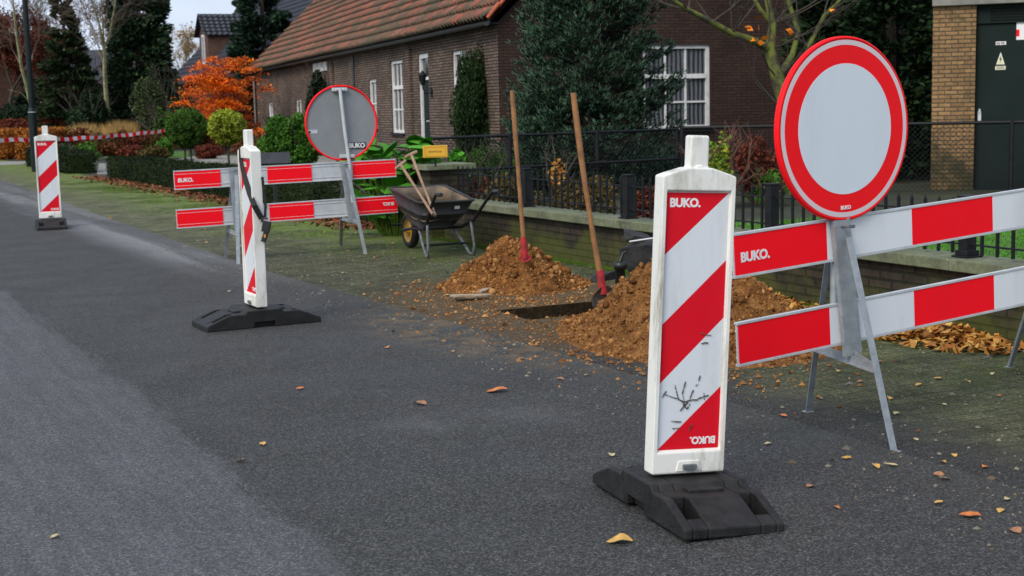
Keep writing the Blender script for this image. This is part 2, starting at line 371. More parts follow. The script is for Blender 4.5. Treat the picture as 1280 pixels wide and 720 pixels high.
# text
_tc = {}
def textmesh(body, size, bold=.03):
    k = (body, size, bold)
    if k in _tc: return _tc[k]
    cu = bpy.data.curves.new('txt', 'FONT'); cu.body = body; cu.size = size; cu.offset = bold*size; cu.align_x = 'LEFT'; cu.resolution_u = 3
    cu.extrude = .0004; cu.space_character = .95
    o = bpy.data.objects.new('txt', cu); COL.objects.link(o); bpy.context.view_layer.update()
    me = bpy.data.meshes.new_from_object(o.evaluated_get(bpy.context.evaluated_depsgraph_get()))
    bpy.data.objects.remove(o); _tc[k] = me; return me
def text(body, size, mat, parent, origin, xdir=Vector((1, 0, 0)), ydir=Vector((0, 0, 1)), bold=.042, name='lettering'):
    me = textmesh(body, size, bold).copy(); me.materials.clear(); me.materials.append(mat)
    o = bpy.data.objects.new(name, me); COL.objects.link(o); o.parent = parent
    x = Vector(xdir).normalized(); y = Vector(ydir); y = (y-x*y.dot(x)).normalized(); z = x.cross(y)
    M = Matrix((x, y, z)).transposed().to_4x4(); M.translation = Vector(origin)
    o.matrix_local = M; return o

# numpy mesh makers
def npmesh(name, V, nper, F_, mat, parent=None, pinv=None, smooth=False):
    me = bpy.data.meshes.new(name); V = V.astype('f4').reshape(-1, 3); F_ = F_.astype('i4')
    k = F_.shape[1]; me.vertices.add(len(V)); me.vertices.foreach_set('co', V.ravel())
    me.loops.add(F_.size); me.loops.foreach_set('vertex_index', F_.ravel())
    me.polygons.add(len(F_)); me.polygons.foreach_set('loop_start', np.arange(0, F_.size, k, dtype='i4'))
    if smooth: me.polygons.foreach_set('use_smooth', np.ones(len(F_), bool))
    me.materials.append(mat); me.update(calc_edges=True)
    return link(name, me, parent, pinv=pinv)
def rdir(n):
    d = rng.normal(size=(n, 3)); return d/np.linalg.norm(d, axis=1, keepdims=True)
def leaves(name, P, L, mat, parent=None, asp=.55, dirs=None, flat=None, pinv=None):
    """diamond leaves: centre P, length L"""
    n = len(P); d = rdir(n) if dirs is None else dirs+rng.normal(size=(n, 3))*.35
    d /= np.linalg.norm(d, axis=1, keepdims=True)
    if flat is not None: d[:, 2] *= flat; d /= np.linalg.norm(d, axis=1, keepdims=True)
    q = np.cross(d, rdir(n) if flat is None else np.array([0, 0, 1.])+rng.normal(size=(n, 3))*.4); q /= np.linalg.norm(q, axis=1, keepdims=True)
    w = np.cross(d, q)*.12
    L = (np.ones(n)*L)*rng.uniform(.6, 1.3, n); L = L[:, None]
    V = np.stack([P-d*L/2, P+(q*asp*.5+w)*L, P+d*L/2, P-(q*asp*.5-w)*L], 1)
    F_ = np.arange(n*4).reshape(n, 4)
    return npmesh(name, V, 4, F_, mat, parent, pinv)
def sprigs(name, P, d, L, r, mat, parent=None, pinv=None):
    n = len(P); d = d/np.linalg.norm(d, axis=1, keepdims=True); L = (np.ones(n)*L)[:, None]; r = (np.ones(n)*r)[:, None]
    q = np.cross(d, rdir(n)); q /= np.linalg.norm(q, axis=1, keepdims=True); w = np.cross(d, q)
    m = P+d*L*.3
    V = np.stack([P, m+q*r, m-q*r*.5+w*r*.87, m-q*r*.5-w*r*.87, P+d*L], 1)
    f = np.array([[0, 2, 1], [0, 3, 2], [0, 1, 3], [1, 2, 4], [2, 3, 4], [3, 1, 4]])
    F_ = (np.arange(n)[:, None, None]*5+f[None]).reshape(-1, 3)
    return npmesh(name, V, 5, F_, mat, parent, pinv)
def segs(name, S_, mat, parent=None, pinv=None):
    """S_: list of (p0,p1,r0,r1)"""
    A = np.array([s[0] for s in S_], float); B = np.array([s[1] for s in S_], float)
    r0 = np.array([s[2] for s in S_])[:, None]; r1 = np.array([s[3] for s in S_])[:, None]
    n = len(A); d = B-A; d /= np.linalg.norm(d, axis=1, keepdims=True)+1e-9
    ref = np.tile([.31, .71, .63], (n, 1)); q = np.cross(d, ref); q /= np.linalg.norm(q, axis=1, keepdims=True); w = np.cross(d, q)
    K = 5; an = np.arange(K)*2*math.pi/K; V = []
    for (P, r) in ((A, r0), (B, r1)):
        for a in an: V.append(P+(q*math.cos(a)+w*math.sin(a))*r)
    V = np.stack(V, 1); f = np.array([[i, (i+1) % K, (i+1) % K+K, i+K] for i in range(K)])
    F_ = (np.arange(n)[:, None, None]*2*K+f[None]).reshape(-1, 4)
    return npmesh(name, V, 2*K, F_, mat, parent, pinv, True)
def ell(n, c, r, shell=.5):
    """points in an ellipsoid biased to the shell"""
    d = rdir(n); k = rng.uniform(shell**3, 1, n)**(1/3.); return np.array(c)+d*k[:, None]*np.array(r)
def clumpy(n, c, r, k=24, cr=.35, shell=.5):
    cs = ell(k, c, np.array(r)*(1-cr*.6), shell); i = rng.integers(0, k, n); rr = np.array(r)*cr
    return cs[i]+rdir(n)*(rng.uniform(.3, 1, n)**(1/3.))[:, None]*rr*rng.uniform(.7, 1.25, k)[i][:, None]
def nz(p, s): return noise.noise(Vector(p)*s)

# ================================================================== THE SETTING
def sheet(name, pts, mat, z, holes=None, kind='structure', rot=TH):
    """flat sheet given in street coordinates (b,a)"""
    m = MB(); m.poly([(b, a, z) for b, a in pts]); o = m.build(name, mat, rotz=rot); return tag(o, kind=kind)
PB0, PB1, PA0, PA1 = 4.22, 5.02, 8.22, 8.74      # the pit
def holed(name, b0, b1, a0, a1, mat, z, extra_a=()):
    m = MB(); bs = [b0, PB0, PB1, b1]; as_ = sorted([a0, PA0, PA1, a1]+list(extra_a))
    for i in range(3):
        for j in range(len(as_)-1):
            if i == 1 and as_[j] == PA0: continue
            m.poly([(bs[i], as_[j], z), (bs[i+1], as_[j], z), (bs[i+1], as_[j+1], z), (bs[i], as_[j+1], z)])
    return tag(m.build(name, mat, rotz=TH), kind='structure')
holed('ground', -400, 400, -300, 900, MT['earth'], 0)
sheet('road', [(-1.9, -15), (3.80, -15), (3.80, 4.9), (3.74, 8.5), (3.62, 12), (3.74, 20), (4.1, 33), (4.3, 60), (4.3, 140), (-1.4, 140), (-1.9, 60)], MT['asphalt'], .012)
holed('pavement', 3.4, 6.14, -15, 60, MT['verge'], .006)
sheet('lawn', [(6.3, -8), (24, -8), (24, 13.9), (6.3, 12.9)], MT['lawn'], .006)
sheet('lawn', [(-14, -15), (-2.4, -15), (-2.4, 60), (-14, 60)], MT['lawn'], .006)
def gsheet(name, px, mat, z):
    m = MB(); m.poly([G(u, v, z) for u, v in px]); return tag(m.build(name, mat), kind='structure')
gsheet('path', [(210, 201), (246, 194.5), (420, 194), (420, 207), (250, 206)], MT['pathstone'], .010)
gsheet('path', [(121, 218), (134, 218), (133, 204), (124, 204)], MT['pathstone'], .010)
gsheet('path', [(-60, 209), (100, 202), (110, 200), (-60, 203)], MT['pathstone'], .010)
gsheet('lawn', [(-40, 196), (60, 196), (60, 178), (-40, 178)], MT['lawn'], .012)
gsheet('lawn', [(130, 197), (236, 197), (236, 189), (130, 189)], MT['lawn'], .012)
# pit walls and floor
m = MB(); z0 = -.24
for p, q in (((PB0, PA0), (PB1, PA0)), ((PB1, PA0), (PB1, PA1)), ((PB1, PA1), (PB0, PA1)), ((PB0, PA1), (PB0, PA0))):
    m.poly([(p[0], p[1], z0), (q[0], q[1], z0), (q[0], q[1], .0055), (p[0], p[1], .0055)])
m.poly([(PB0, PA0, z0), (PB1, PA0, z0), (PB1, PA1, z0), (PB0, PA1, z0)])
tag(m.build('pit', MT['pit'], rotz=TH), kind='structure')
# lifted asphalt slabs at the edge of the pit
def slab(name, b, a, w, l, rz, tilt, z, label):
    t = MB(); rr = random.Random(name+str(b)); n = 7
    pts = [(w*math.cos(2*math.pi*i/n)*rr.uniform(.8, 1.15)/2, l*math.sin(2*math.pi*i/n)*rr.uniform(.8, 1.15)/2, 0) for i in range(n)]
    M = Matrix.Rotation(rz, 3, 'Z') @ Matrix.Rotation(tilt, 3, 'X')
    t.prism([M @ Vector(p) for p in pts], M @ Vector((0, 0, .045)))
    o = t.build(name, MT['stone'], loc=S(b, a, z), bevel=.006); return tag(o, label, 'slab')
MT['stone'] = pm('broken dark slab', (.010, .0105, .011), (.035, .035, .034), 8, .8, 0, .6, 50)

# ------------------------------------------------------------------ low wall, pier, iron fence
sroot = lambda b, a: S(b, a, 0)
wl = thing('low_brick_wall', S(6.24, 8, 0), TH, 'low mossy brick wall with stone coping between pavement and garden', 'wall')
MB().box((0, -1, .18), (.2, 13.8, .36)).build('brickwork', MT['brick_wall'], wl)
m = MB(); y = 5.9
while y > -7.9:
    l = random.uniform(.92, 1.0); m.box((0+random.uniform(-.003, .003), y-l/2, .405+random.uniform(-.002, .002)), (.32, l-.008, .07)); y -= l
m.build('coping', MT['coping'], wl, bevel=.006)
pr = thing('gate_pier', S(6.25, 14.2, 0), TH, 'square brick gate pier with flat stone cap behind the wheelbarrow', 'pier')
MB().box((0, 0, .37), (.46, .46, .74)).build('brickwork', MT['brick_wall'], pr)
MB().box((0, 0, .772), (.58, .58, .06)).build('cap', MT['coping'], pr, bevel=.008)
fe = thing('iron_fence', S(6.24, 8, .44), TH, 'low black iron railing fixed on top of the brick wall', 'fence'); fe.scale = (1, 1, .9)
posts = [12.15, 10.28, 8.3, 6.38, 4.45, 2.5]
for a in posts:
    y = a-8; q = MB(); q.box((0, y, .20), (.075, .075, .40)).box((0, y, .006), (.13, .13, .012)).box((0, y, .405), (.09, .09, .014))
    q.box((0, y, .03), (.10, .10, .035)).build('post', MT['iron'], fe, bevel=.003)
m = MB(); ends = [13.85]+posts
for i in range(len(ends)-1):
    y1, y0 = ends[i]-8, ends[i+1]-8
    m.box((0, (y0+y1)/2, .30), (.022, y1-y0-.05, .012)); m.box((0, (y0+y1)/2, .085), (.022, y1-y0-.05, .012))
m.build('rail', MT['iron'], fe)
for i in range(len(ends)-1):
    y1, y0 = ends[i]-8, ends[i+1]-8; m = MB(); n = round((y1-y0)/.118)
    for k in range(1, n): y = y1-(y1-y0)*k/n; m.box((0, y, .195), (.016, .016, .35)); m.box((0, y, .385), (.016, .016, .03), taper=(.1, .1))
    m.build('pickets', MT['iron'], fe)

def wirefence(P0, P1, z1, nposts, label, midrail=None, rail=.024, sp=.065, z0=.04, postz=0):
    P0, P1 = Vector(P0), Vector(P1); d = (P1-P0); L = d.length; d.normalize()
    t = thing('wire_mesh_fence', P0, 0, label, 'fence')
    iv = inv(t)
    for i in range(nposts):
        p = P0+d*L*i/(nposts-1); MB().tube([p, p+Vector((0, 0, z1+.03))], .032, 10).build('post', MT['iron'], t, pinv=iv)
    MB().tube([P0+Vector((0, 0, z1)), P1+Vector((0, 0, z1))], rail, 8).build('rail', MT['iron'], t, pinv=iv)
    if midrail: MB().tube([P0+Vector((0, 0, midrail))+Vector((.03, -.04, 0)), P1+Vector((0, 0, midrail))+Vector((.03, -.04, 0))], .02, 8).build('rail', MT['iron'], t, pinv=iv)
    s_ = []; hgt = z1-z0; x = -hgt
    while x < L:
        for sg in (0, 1):
            xa, xb = (x, x+hgt); za, zb = (z0, z1) if sg == 0 else (z1, z0)
            if xa < 0: f = -xa/(xb-xa); za = za+(zb-za)*f; xa = 0
            if xb > L: f = (L-xa)/(xb-xa); zb = za+(zb-za)*f; xb = L
            a = P0+d*xa; b = P0+d*xb; s_.append(((a.x, a.y, za), (b.x, b.y, zb),   .0030, .0030))
        x += sp*1.15
    segs('mesh', s_, MT['iron'], t, pinv=iv); return t
FA0 = G(516, 174, 1.0); FA1 = G(846, 161.5, 1.0); FB1 = G(1170, 154.3, 1.02)
FA0.z = FA1.z = FB1.z = 0
wirefence(FA0, FA1, 1.0, 4, 'dark wire mesh fence with a middle pipe rail in front of the spruce', midrail=.56, rail=.02)
dd = (FB1-FA1); FB2 = FA1+dd*1.9
wirefence(FA1+dd*.02, FB2, 1.02, 4, 'dark wire mesh fence with round posts in front of the yellow brick substation')

# ------------------------------------------------------------------ house helper
def holewall(mb, s0, s1, zt, holes, fn, dp=.14, mi=0, z0=0):
    ss = sorted({s0, s1, *[h[0] for h in holes], *[h[1] for h in holes]}); zs = sorted({z0, zt, *[h[2] for h in holes], *[h[3] for h in holes]})
    for i in range(len(ss)-1):
        for j in range(len(zs)-1):
            cs, cz = (ss[i]+ss[i+1])/2, (zs[j]+zs[j+1])/2
            if any(h[0] < cs < h[1] and h[2] < cz < h[3] for h in holes): continue
            mb.poly([fn(ss[i], zs[j], 0), fn(ss[i+1], zs[j], 0), fn(ss[i+1], zs[j+1], 0), fn(ss[i], zs[j+1], 0)], mi)
    for a, b, c, d in holes:
        for p, q in (((a, c), (b, c)), ((b, c), (b, d)), ((b, d), (a, d)), ((a, d), (a, c))):
            mb.poly([fn(*p, 0), fn(*q, 0), fn(*q, dp), fn(*p, dp)], mi)
def window(parent, a, b, c, d, fn, rows, cols, split=None, dp=.09, glass='glass', name='window', pinv=None):
    """frame bars + pane in the opening a..b x c..d ; fn maps (s,z,depth)"""
    w = .075; m = MB(); bw_ = .019
    def bar(s0, s1, z0, z1, t=.05, o=0):
        p = [fn(s0, z0, dp-t-o), fn(s1, z0, dp-t-o), fn(s1, z1, dp-t-o), fn(s0, z1, dp-t-o)]
        m.prism(p, fn(s0, z0, dp+.01)-fn(s0, z0, dp-t-o))
    bar(a, a+w, c, d); bar(b-w, b, c, d); bar(a+w, b-w, c, c+w); bar(a+w, b-w, d-w, d)
    zz = [c+w, d-w]
    if split: bar(a+w, b-w, split-.045, split+.045, .06); parts = [(c+w, split-.045, rows[0]), (split+.045, d-w, rows[1])]
    else: parts = [(c+w, d-w, rows[0])]
    for z0, z1, r in parts:
        for i in range(1, cols): x = a+w+(b-a-2*w)*i/cols; bar(x-bw_, x+bw_, z0, z1, .03)
        for j in range(1, r): z = z0+(z1-z0)*j/r; bar(a+w, b-w, z-bw_, z+bw_, .032)
    o = m.build(name, MT['white_frame'], parent, pinv=pinv)
    g = MB(); g.poly([fn(a+w/2, c+w/2, dp), fn(b-w/2, c+w/2, dp), fn(b-w/2, d-w/2, dp), fn(a+w/2, d-w/2, dp)])
    g.build('pane', MT[glass], o)
    s = MB(); p = [fn(a-.05, c-.06, -.05), fn(b+.05, c-.06, -.05), fn(b+.05, c-.005, -.05), fn(a-.05, c-.005, -.05)]
    s.prism(p, fn(a, c, .06)-fn(a, c, -.05)); s.build('sill', MT['iron'], o)
    return o
def pantiles(name, fn, W, H, tw, th, mat, parent, amp=.028, step=.035, sag=.0):
    """fn(x along eave, y up the slope, lift) -> numpy point arrays"""
    nc, nr = int(W/tw), int(H/th); K = 6
    i = np.arange(nc*K+1); x = i/K*tw; ph = (i % K)/K
    prof = amp*(np.sin(ph*2*np.pi)+.35*np.sin(ph*4*np.pi))
    V = []; UV = []; Fc = []; base = 0; n = len(x)
    for r in range(nr):
        jit = np.repeat(rng.normal(size=nc+1)*.006, K)[:n]
        rows = ((r*th-.02+jit, step+.012, 0.), (r*th-.02+jit, step-.02, 0.), ((r+1)*th, 0., 1.))
        l0 = fn(x, rows[0][0], prof+rows[0][1]); l1 = fn(x, (r+1)*th+0*x, prof*1+.0)
        lf = fn(x, rows[0][0]+.004, prof+rows[0][1]-.04)
        V += [lf, l0, l1]
        k = np.arange(n-1)
        for a_, b_ in ((0, 1), (1, 2)):
            Fc.append(np.stack([base+a_*n+k, base+a_*n+k+1, base+b_*n+k+1, base+b_*n+k], 1))
            c = (k//K)+.02+((k % K)/K)*.95; e = .95/K
            v0, v1 = (0.02, .03) if a_ == 0 else (.03, .97)
            UV.append(np.stack([np.stack([c, r+v0+0*c], 1), np.stack([c+e, r+v0+0*c], 1), np.stack([c+e, r+v1+0*c], 1), np.stack([c, r+v1+0*c], 1)], 1))
        base += 3*n
    V = np.concatenate(V); Fc = np.concatenate(Fc); UV = np.concatenate(UV)
    o = npmesh(name, V, 0, Fc, mat, parent, smooth=False)
    u = o.data.uv_layers.new(name='UVMap'); u.data.foreach_set('uv', UV.astype('f4').ravel()); return o

# ------------------------------------------------------------------ the long farmhouse
HA = math.atan2(.312, .95)
fh = thing('farmhouse', D(622, 45, 28.)*1, HA, 'long low brick farmhouse with mossy red tiled roof and white windows', 'house')
fh.location.z = 0
LEN, WID, EZ = 32.4, 10.4, 3.02; PITCH = R(44)
sfn = lambda s, z, dp: Vector((dp, s, z))
gfn = lambda s, z, dp: Vector((s, dp, z))
side_holes = [(7.68, 8.95, .80, 2.60), (5.25, 6.15, .12, 2.66), (2.25, 3.26, .80, 2.60), (10.6, 11.5, .9, 2.2), (28.3, 29.4, 1.2, 1.75), (22.0, 23.1, 1.15, 1.80)]
m = MB(); holewall(m, 0, LEN, EZ, side_holes, sfn); m.poly([(0, LEN, 0), (WID, LEN, 0), (WID, LEN, EZ), (0, LEN, EZ)])
m.poly([(WID, 0, 0), (WID, LEN, 0), (WID, LEN, EZ), (WID, 0, EZ)])
# pilasters and a painted band
m.box((-.03, 13.5, EZ/2-.1), (.08, .5, EZ-.2)); m.box((-.03, 6.9, EZ/2-.1), (.08, .34, EZ-.2)); m.box((-.03, 16.4, EZ/2-.1), (.08, .4, EZ-.2))
m.build('wall', MT['brick_side'], fh)
m = MB(); gh = [(3.05, 4.55, .86, 2.56), (-9, -8, 0, 1)][:1]; holewall(m, 0, WID, EZ, gh, gfn)
rz = EZ+WID/2*math.tan(PITCH); m.poly([(0, 0, EZ), (WID, 0, EZ), (WID/2, 0, rz)])
m.build('gable_wall', MT['brick_gable'], fh)
MB().poly([(0, LEN, EZ), (WID, LEN, EZ), (WID/2, LEN, rz)]).build('gable_wall', MT['brick_gable'], fh)
window(fh, 7.68, 8.95, .80, 2.60, sfn, (2, 1), 3, split=1.93, glass='curtain_glass')
window(fh, 2.25, 3.26, .80, 2.60, sfn, (2, 1), 2, split=1.93)
window(fh, 3.05, 4.55, .86, 2.56, gfn, (2, 1), 3, split=1.93, glass='curtain_glass')
window(fh, 28.3, 29.4, 1.2, 1.75, sfn, (1,), 2)
window(fh, 22.0, 23.1, 1.15, 1.80, sfn, (1,), 2)
window(fh, 10.6, 11.5, .9, 2.2, sfn, (2,), 2)
# small loft hatch
MB().box((-.01, 18.3, 2.76), (.06, 2.2, .28)).build('hatch', MT['white_frame'], fh, bevel=.01)
# front door : white frame, dark leaf
dr = MB(); 
for (y0, y1, z0_, z1_) in ((5.25, 5.36, .12, 2.66), (6.04, 6.15, .12, 2.66), (5.36, 6.04, 2.55, 2.66), (5.36, 6.04, 2.05, 2.12)): dr.box((.08, (y0+y1)/2, (z0_+z1_)/2), (.10, y1-y0, z1_-z0_))
dro = dr.build('door_frame', MT['white_frame'], fh)
dl = MB().box((.10, 5.70, 1.09), (.04, .68, 1.92)).box((.075, 5.70, .62), (.02, .48, .6)).box((.075, 5.70, 1.5), (.02, .48, .7)).build('door', MT['greendoor'], fh, bevel=.005)
MB().tube([(.05, 5.44, 1.1), (.0, 5.44, 1.1), (.0, 5.52, 1.1)], .012).build('handle', MT['alu'], dl)
g = MB(); g.poly([(.09, 5.36, 2.12), (.09, 6.04, 2.12), (.09, 6.04, 2.55), (.09, 5.36, 2.55)]); g.build('pane', MT['glass'], dro)
wlp = MB().tube([(-.02, 4.95, 1.75), (-.16, 4.95, 1.72), (-.22, 4.95, 1.85), (-.22, 4.95, 1.95)], .014)
wlp.lathe([(.0, 0), (.05, 0), (.09, .2), (.11, .22), (.02, .32), (0, .33)], 8, 0, Matrix.Translation((-.22, 4.95, 1.92)), False)
wlp.box((-.02, 4.95, 1.75), (.03, .1, .2)); wlp.build('wall_lamp', MT['iron'], fh)
MB().tube([(-.11, 12.9, .05), (-.11, 12.9, 2.9)], .04).build('drainpipe', MT['gutter'], fh)
MB().tube([(-.12, LEN-.25, .05), (-.12, LEN-.25, 2.9)], .04).build('drainpipe', MT['concrete'], fh)
# gutter
m = MB(); prof = [(-.065*math.cos(a), -.055*math.sin(a)) for a in np.linspace(0, math.pi, 9)]
gx = -.27
pts = [Vector((gx+p[0], -.15, EZ-.02+p[1])) for p in prof]; ex = Vector((0, LEN+.3, 0))
m.add(pts+[p+ex for p in pts], [(i, i+1, i+10, i+9) for i in range(8)], 0, True); m.add(pts, [tuple(range(9))])
m.box((gx+.07, LEN/2, EZ+.0), (.02, LEN+.3, .05)); m.box((-.10, LEN/2, EZ-.01), (.2, LEN, .02))
m.build('gutter', MT['gutter'], fh)
cp, sp_ = math.cos(PITCH), math.sin(PITCH)
def rf(x, y, l):
    x = np.asarray(x); bend = .012*np.sin(x*.37+1)+.006*np.sin(x*.9)    # the old roof sags a little
    ll = l+bend*1.; return np.stack([-.27+y*cp-ll*sp_+0*x, -.22+x, EZ+.05+y*sp_+ll*cp], 1)
SL = (WID/2+.27)/cp
pantiles('roof', rf, LEN+.45, SL, .245, .37, MT['tile_red'], fh, amp=.042, step=.07)
m = MB(); m.poly([(-.2, -.15, EZ+.0), (WID/2, -.15, rz+.02), (WID/2, LEN+.15, rz+.02), (-.2, LEN+.15, EZ+.0)]); m.poly([(WID+.3, -.2, EZ-.05), (WID/2, -.2, rz+.10), (WID/2, LEN+.2, rz+.10), (WID+.3, LEN+.2, EZ-.05)])
m.build('roof_slope', MT['tile_red'], fh)
def vergetiles(y, name, y0=.0, sx=1):
    m = MB(); n = 24
    for i in range(n):
        a, b = y0+(SL-y0)*i/n, y0+(SL-y0)*(i+1)/n+.03
        pa = (-.27+a*cp, y, EZ+.13+a*sp_-.02); pb = (-.27+b*cp, y, EZ+.13+b*sp_+.02)
        m.tube([(pa[0], pa[1], pa[2]-.04), (pb[0], pb[1], pb[2]-.04)], [.036, .046], 8)
    m.build(name, MT['rust_red'], fh)
vergetiles(-.22, 'verge_tiles'); vergetiles(LEN+.2, 'verge_tiles', 3.2)
m = MB(); y = -.3
while y < LEN+.3: m.tube([(WID/2, y, rz+.16), (WID/2, y+.42, rz+.18)], [.13, .15], 8); y += .4
m.build('ridge_tiles', MT['rust_red'], fh)
MB().box((WID/2, 14, rz+.5), (.9, .9, 1.3)).box((WID/2, 14, rz+1.2), (1.05, 1.05, .12)).build('chimney', MT['brick_side'], fh)

# ------------------------------------------------------------------ house with the blue-black roof, farther up
H2 = D(208, 106, 95.); ez2 = H2.z; H2.z = 0
HA2 = R(21.5)
bh = thing('brick_house', H2, HA2, 'distant brick house with steep blue-black tiled roof and a dormer', 'house')
L2, W2 = 30., 16.0; r2 = ez2+.15+W2/2*1.0
m = MB()
m.poly([(.4, 0, 0), (W2-.4, 0, 0), (W2-.4, 0, ez2), (W2/2, 0, r2-.2), (.4, 0, ez2)]); m.poly([(.4, 0, 0), (.4, L2, 0), (.4, L2, ez2+.2), (.4, 0, ez2+.2)])
m.poly([(.4, L2, 0), (W2-.4, L2, 0), (W2-.4, L2, ez2), (W2/2, L2, r2-.2), (.4, L2, ez2)])
bh.location += Vector((0, 0, 0))
# the eave runs toward us: shift so the far end is at the seen corner
sh = -L2
m.v = [(x, y+sh, z) for x, y, z in m.v]; m.build('wall', MT['brick_far'], bh)
s45 = math.sqrt(.5)
def rf2(x, y, l): x = np.asarray(x); return np.stack([0+y*s45-l*s45+0*x, sh-.3+x, ez2+y*s45+l*s45], 1)
pantiles('roof', rf2, L2+.6, (W2/2)/s45, .33, .42, MT['tile_blue'], bh, amp=.04, step=.05)
m = MB(); m.poly([(W2, sh-.3, ez2), (W2/2, sh-.3, ez2+W2/2), (W2/2, .3, ez2+W2/2), (W2, .3, ez2)]); m.build('roof_slope', MT['tile_blue'], bh)
# dormer
def side2(u, v, x0=0):     # intersect with a plane x = x0 of the far house
    hx = Vector((math.cos(HA2), math.sin(HA2), 0)); hy = Vector((-math.sin(HA2), math.cos(HA2), 0)); d = ray(u, v)
    t = ((H2+hx*x0-CAMP).dot(hx))/d.dot(hx); p = CAMP+d*t; return (p-H2).dot(hy), p.z
xd = .9
ya, zt = side2(249, 45, xd); yb, _ = side2(262, 45, xd); _, zr = side2(249, 20, xd)
yc = ya; DW = 3.0
y0, y1 = yc-DW, yc
dm = MB(); zb = ez2+xd-.1
dm.poly([(xd, y0, zb), (xd, y1, zb), (xd, y1, zt), (xd, (y0+y1)/2, zr), (xd, y0, zt)])
dm.poly([(xd, y0, zb), (xd, y0, zt), (xd+(zt-zb), y0, zt)]); dm.poly([(xd, y1, zb), (xd, y1, zt), (xd+(zt-zb), y1, zt)])
dmo = dm.build('dormer', MT['brick_far'], bh)
hh = zr-zt; 
def rfd(x, y, l): x = np.asarray(x); k = math.atan2(hh, DW/2); return np.stack([xd-.3+x, y0-.2+y*math.cos(k)-l*math.sin(k)+0*x, zt-.12+y*math.sin(k)+l*math.cos(k)], 1)
pantiles('dormer_roof', rfd, 5.2, (DW/2+.25)/math.cos(math.atan2(hh, DW/2)), .33, .36, MT['tile_blue'], dmo, amp=.04, step=.05)
m = MB(); m.poly([(xd-.3, y1+.2, zt-.1), (xd+5, y1+.2, zt-.1), (xd+5, (y0+y1)/2, zr+.05), (xd-.3, (y0+y1)/2, zr+.05)]); m.build('dormer_roof', MT['tile_blue'], dmo)
MB().box((xd-.03, (y0+y1)/2, (zb+zt)/2+.1), (.08, .8, 1.7)).build('window', MT['white_frame'], dmo)
MB().box((xd-.08, (y0+y1)/2, (zb+zt)/2+.1), (.04, .55, 1.45)).build('window', MT['glass'], dmo)
MB().tube([(.05, sh-.3, ez2-.03), (.05, .3, ez2-.03)], .09, 8).build('gutter', MT['gutter'], bh)

# distant houses behind the trees on the left
def farhouse(u, v, Y, w, l, eave, ridge, rz_, label, roofmat, white=False):
    p = D(u, v, Y); p.z = 0; t = thing('gabled_house', p, rz_, label, 'house')
    m = MB(); a, b = w/2, l/2
    for s in (-1, 1): m.poly([(-a, s*b, 0), (a, s*b, 0), (a, s*b, eave), (0, s*b, ridge), (-a, s*b, eave)]); m.poly([(s*a, -b, 0), (s*a, b, 0), (s*a, b, eave), (s*a, -b, eave)])
    m.build('wall', MT['brick_far'], t)
    k = Vector((a, 0, eave-ridge)).normalized()
    for s in (-1, 1):
        q = MB(); q.prism([(0, -b-.4, ridge+.02), (s*(a+.5), -b-.4, eave-.5*(ridge-eave)/a), (s*(a+.5), b+.4, eave-.5*(ridge-eave)/a), (0, b+.4, ridge+.02)], (0, 0, .18)); q.build('roof', roofmat, t)
    if white:
        for s in (-1, 1):
            q = MB(); q.beam((0, -b-.43, ridge+.05), (s*(a+.5), -b-.43, eave-.5*(ridge-eave)/a+.05), .06, .35, side=Vector((0, 1, 0))); q.build('bargeboard', MT['white_frame'], t)
    for s in (-1, 1):
        f = MB().box((s*a*.45, -b-.03, 1.6), (1.1, .08, 1.3)).build('window', MT['white_frame'], t)
        MB().box((s*a*.45, -b-.075, 1.6), (.9, .03, 1.1)).build('pane', MT['glass'], f)
    return t
farhouse(50, 150, 92, 9, 12, 3.0, 6.6, R(25), 'far gabled house with white bargeboards behind the left birch', MT['tile_blue'], True)
farhouse(150, 150, 84, 4, 5, 2.6, 5.0, R(100), 'far low house with dark tiled roof behind the right birch', MT['tile_blue'])
farhouse(-6, 150, 80, 8, 9, 2.8, 6.0, R(30), 'far house with pale bargeboards at the left edge of the photo', MT['tile_blue'], True)

# ------------------------------------------------------------------ substation on the right
t = thing('substation', G(1163, 238)*1, R(-20), 'small yellow brick electricity substation with dark green steel door', 'building')
t.location.z = 0; t.scale = (.85, 1, 1)
m = MB(); m.box((.36, .9, 1.36), (.72, 1.8, 2.72)).build('wall', MT['brick_yellow'], t)
MB().box((2.9, .9, 1.36), (1.6, 1.8, 2.72)).build('wall', MT['brick_yellow'], t)
MB().box((1.41, 1.0, 1.36), (1.35, 1.55, 2.70)).build('wall', MT['black'], t)  # added black filler behind the door, painted dark as the unlit interior
MB().box((1.85, .88, 2.86), (3.72, 1.9, .27)).build('lintel', MT['concrete'], t, bevel=.01)
dr = MB().box((1.41, .17, 1.22), (1.36, .08, 2.44)).build('door', MT['greendoor'], t, bevel=.004)
MB().box((1.41, .14, 2.585), (1.36, .1, .26)).build('door_head', MT['greendoor'], t)
m = MB()
for i in range(5): m.box((1.45, .085, 2.50+i*.04), (1.0, .02, .012), rot=Matrix.Rotation(.5, 3, 'X'))
m.build('vent', MT['black'], t)
MB().box((.80, .11, 1.10), (.055, .03, .14)).box((.80, .09, 1.18), (.03, .02, .05)).build('lock_plate', MT['alu'], dr)
MB().box((1.13, .125, 2.16), (.17, .006, .05)).build('number_plate', MT['whitetext'], dr)
text('050 070', .045, MT['blacktext'], dr, (1.053, .1205, 2.143), name='lettering', bold=.02)
wp = MB().prism([(1.06, .126, 1.85), (1.20, .126, 1.85), (1.13, .126, 2.03)], (0, -.006, 0)).build('warning_sign', MT['whitetext'], dr)
wp2 = MB(); wp2.prism([(1.075, .119, 1.857), (1.185, .119, 1.857), (1.13, .119, 2.005)], (0, -.002, 0)); wp2.build('triangle', pm('pale yellow sticker', (.72, .70, .42)), wp)
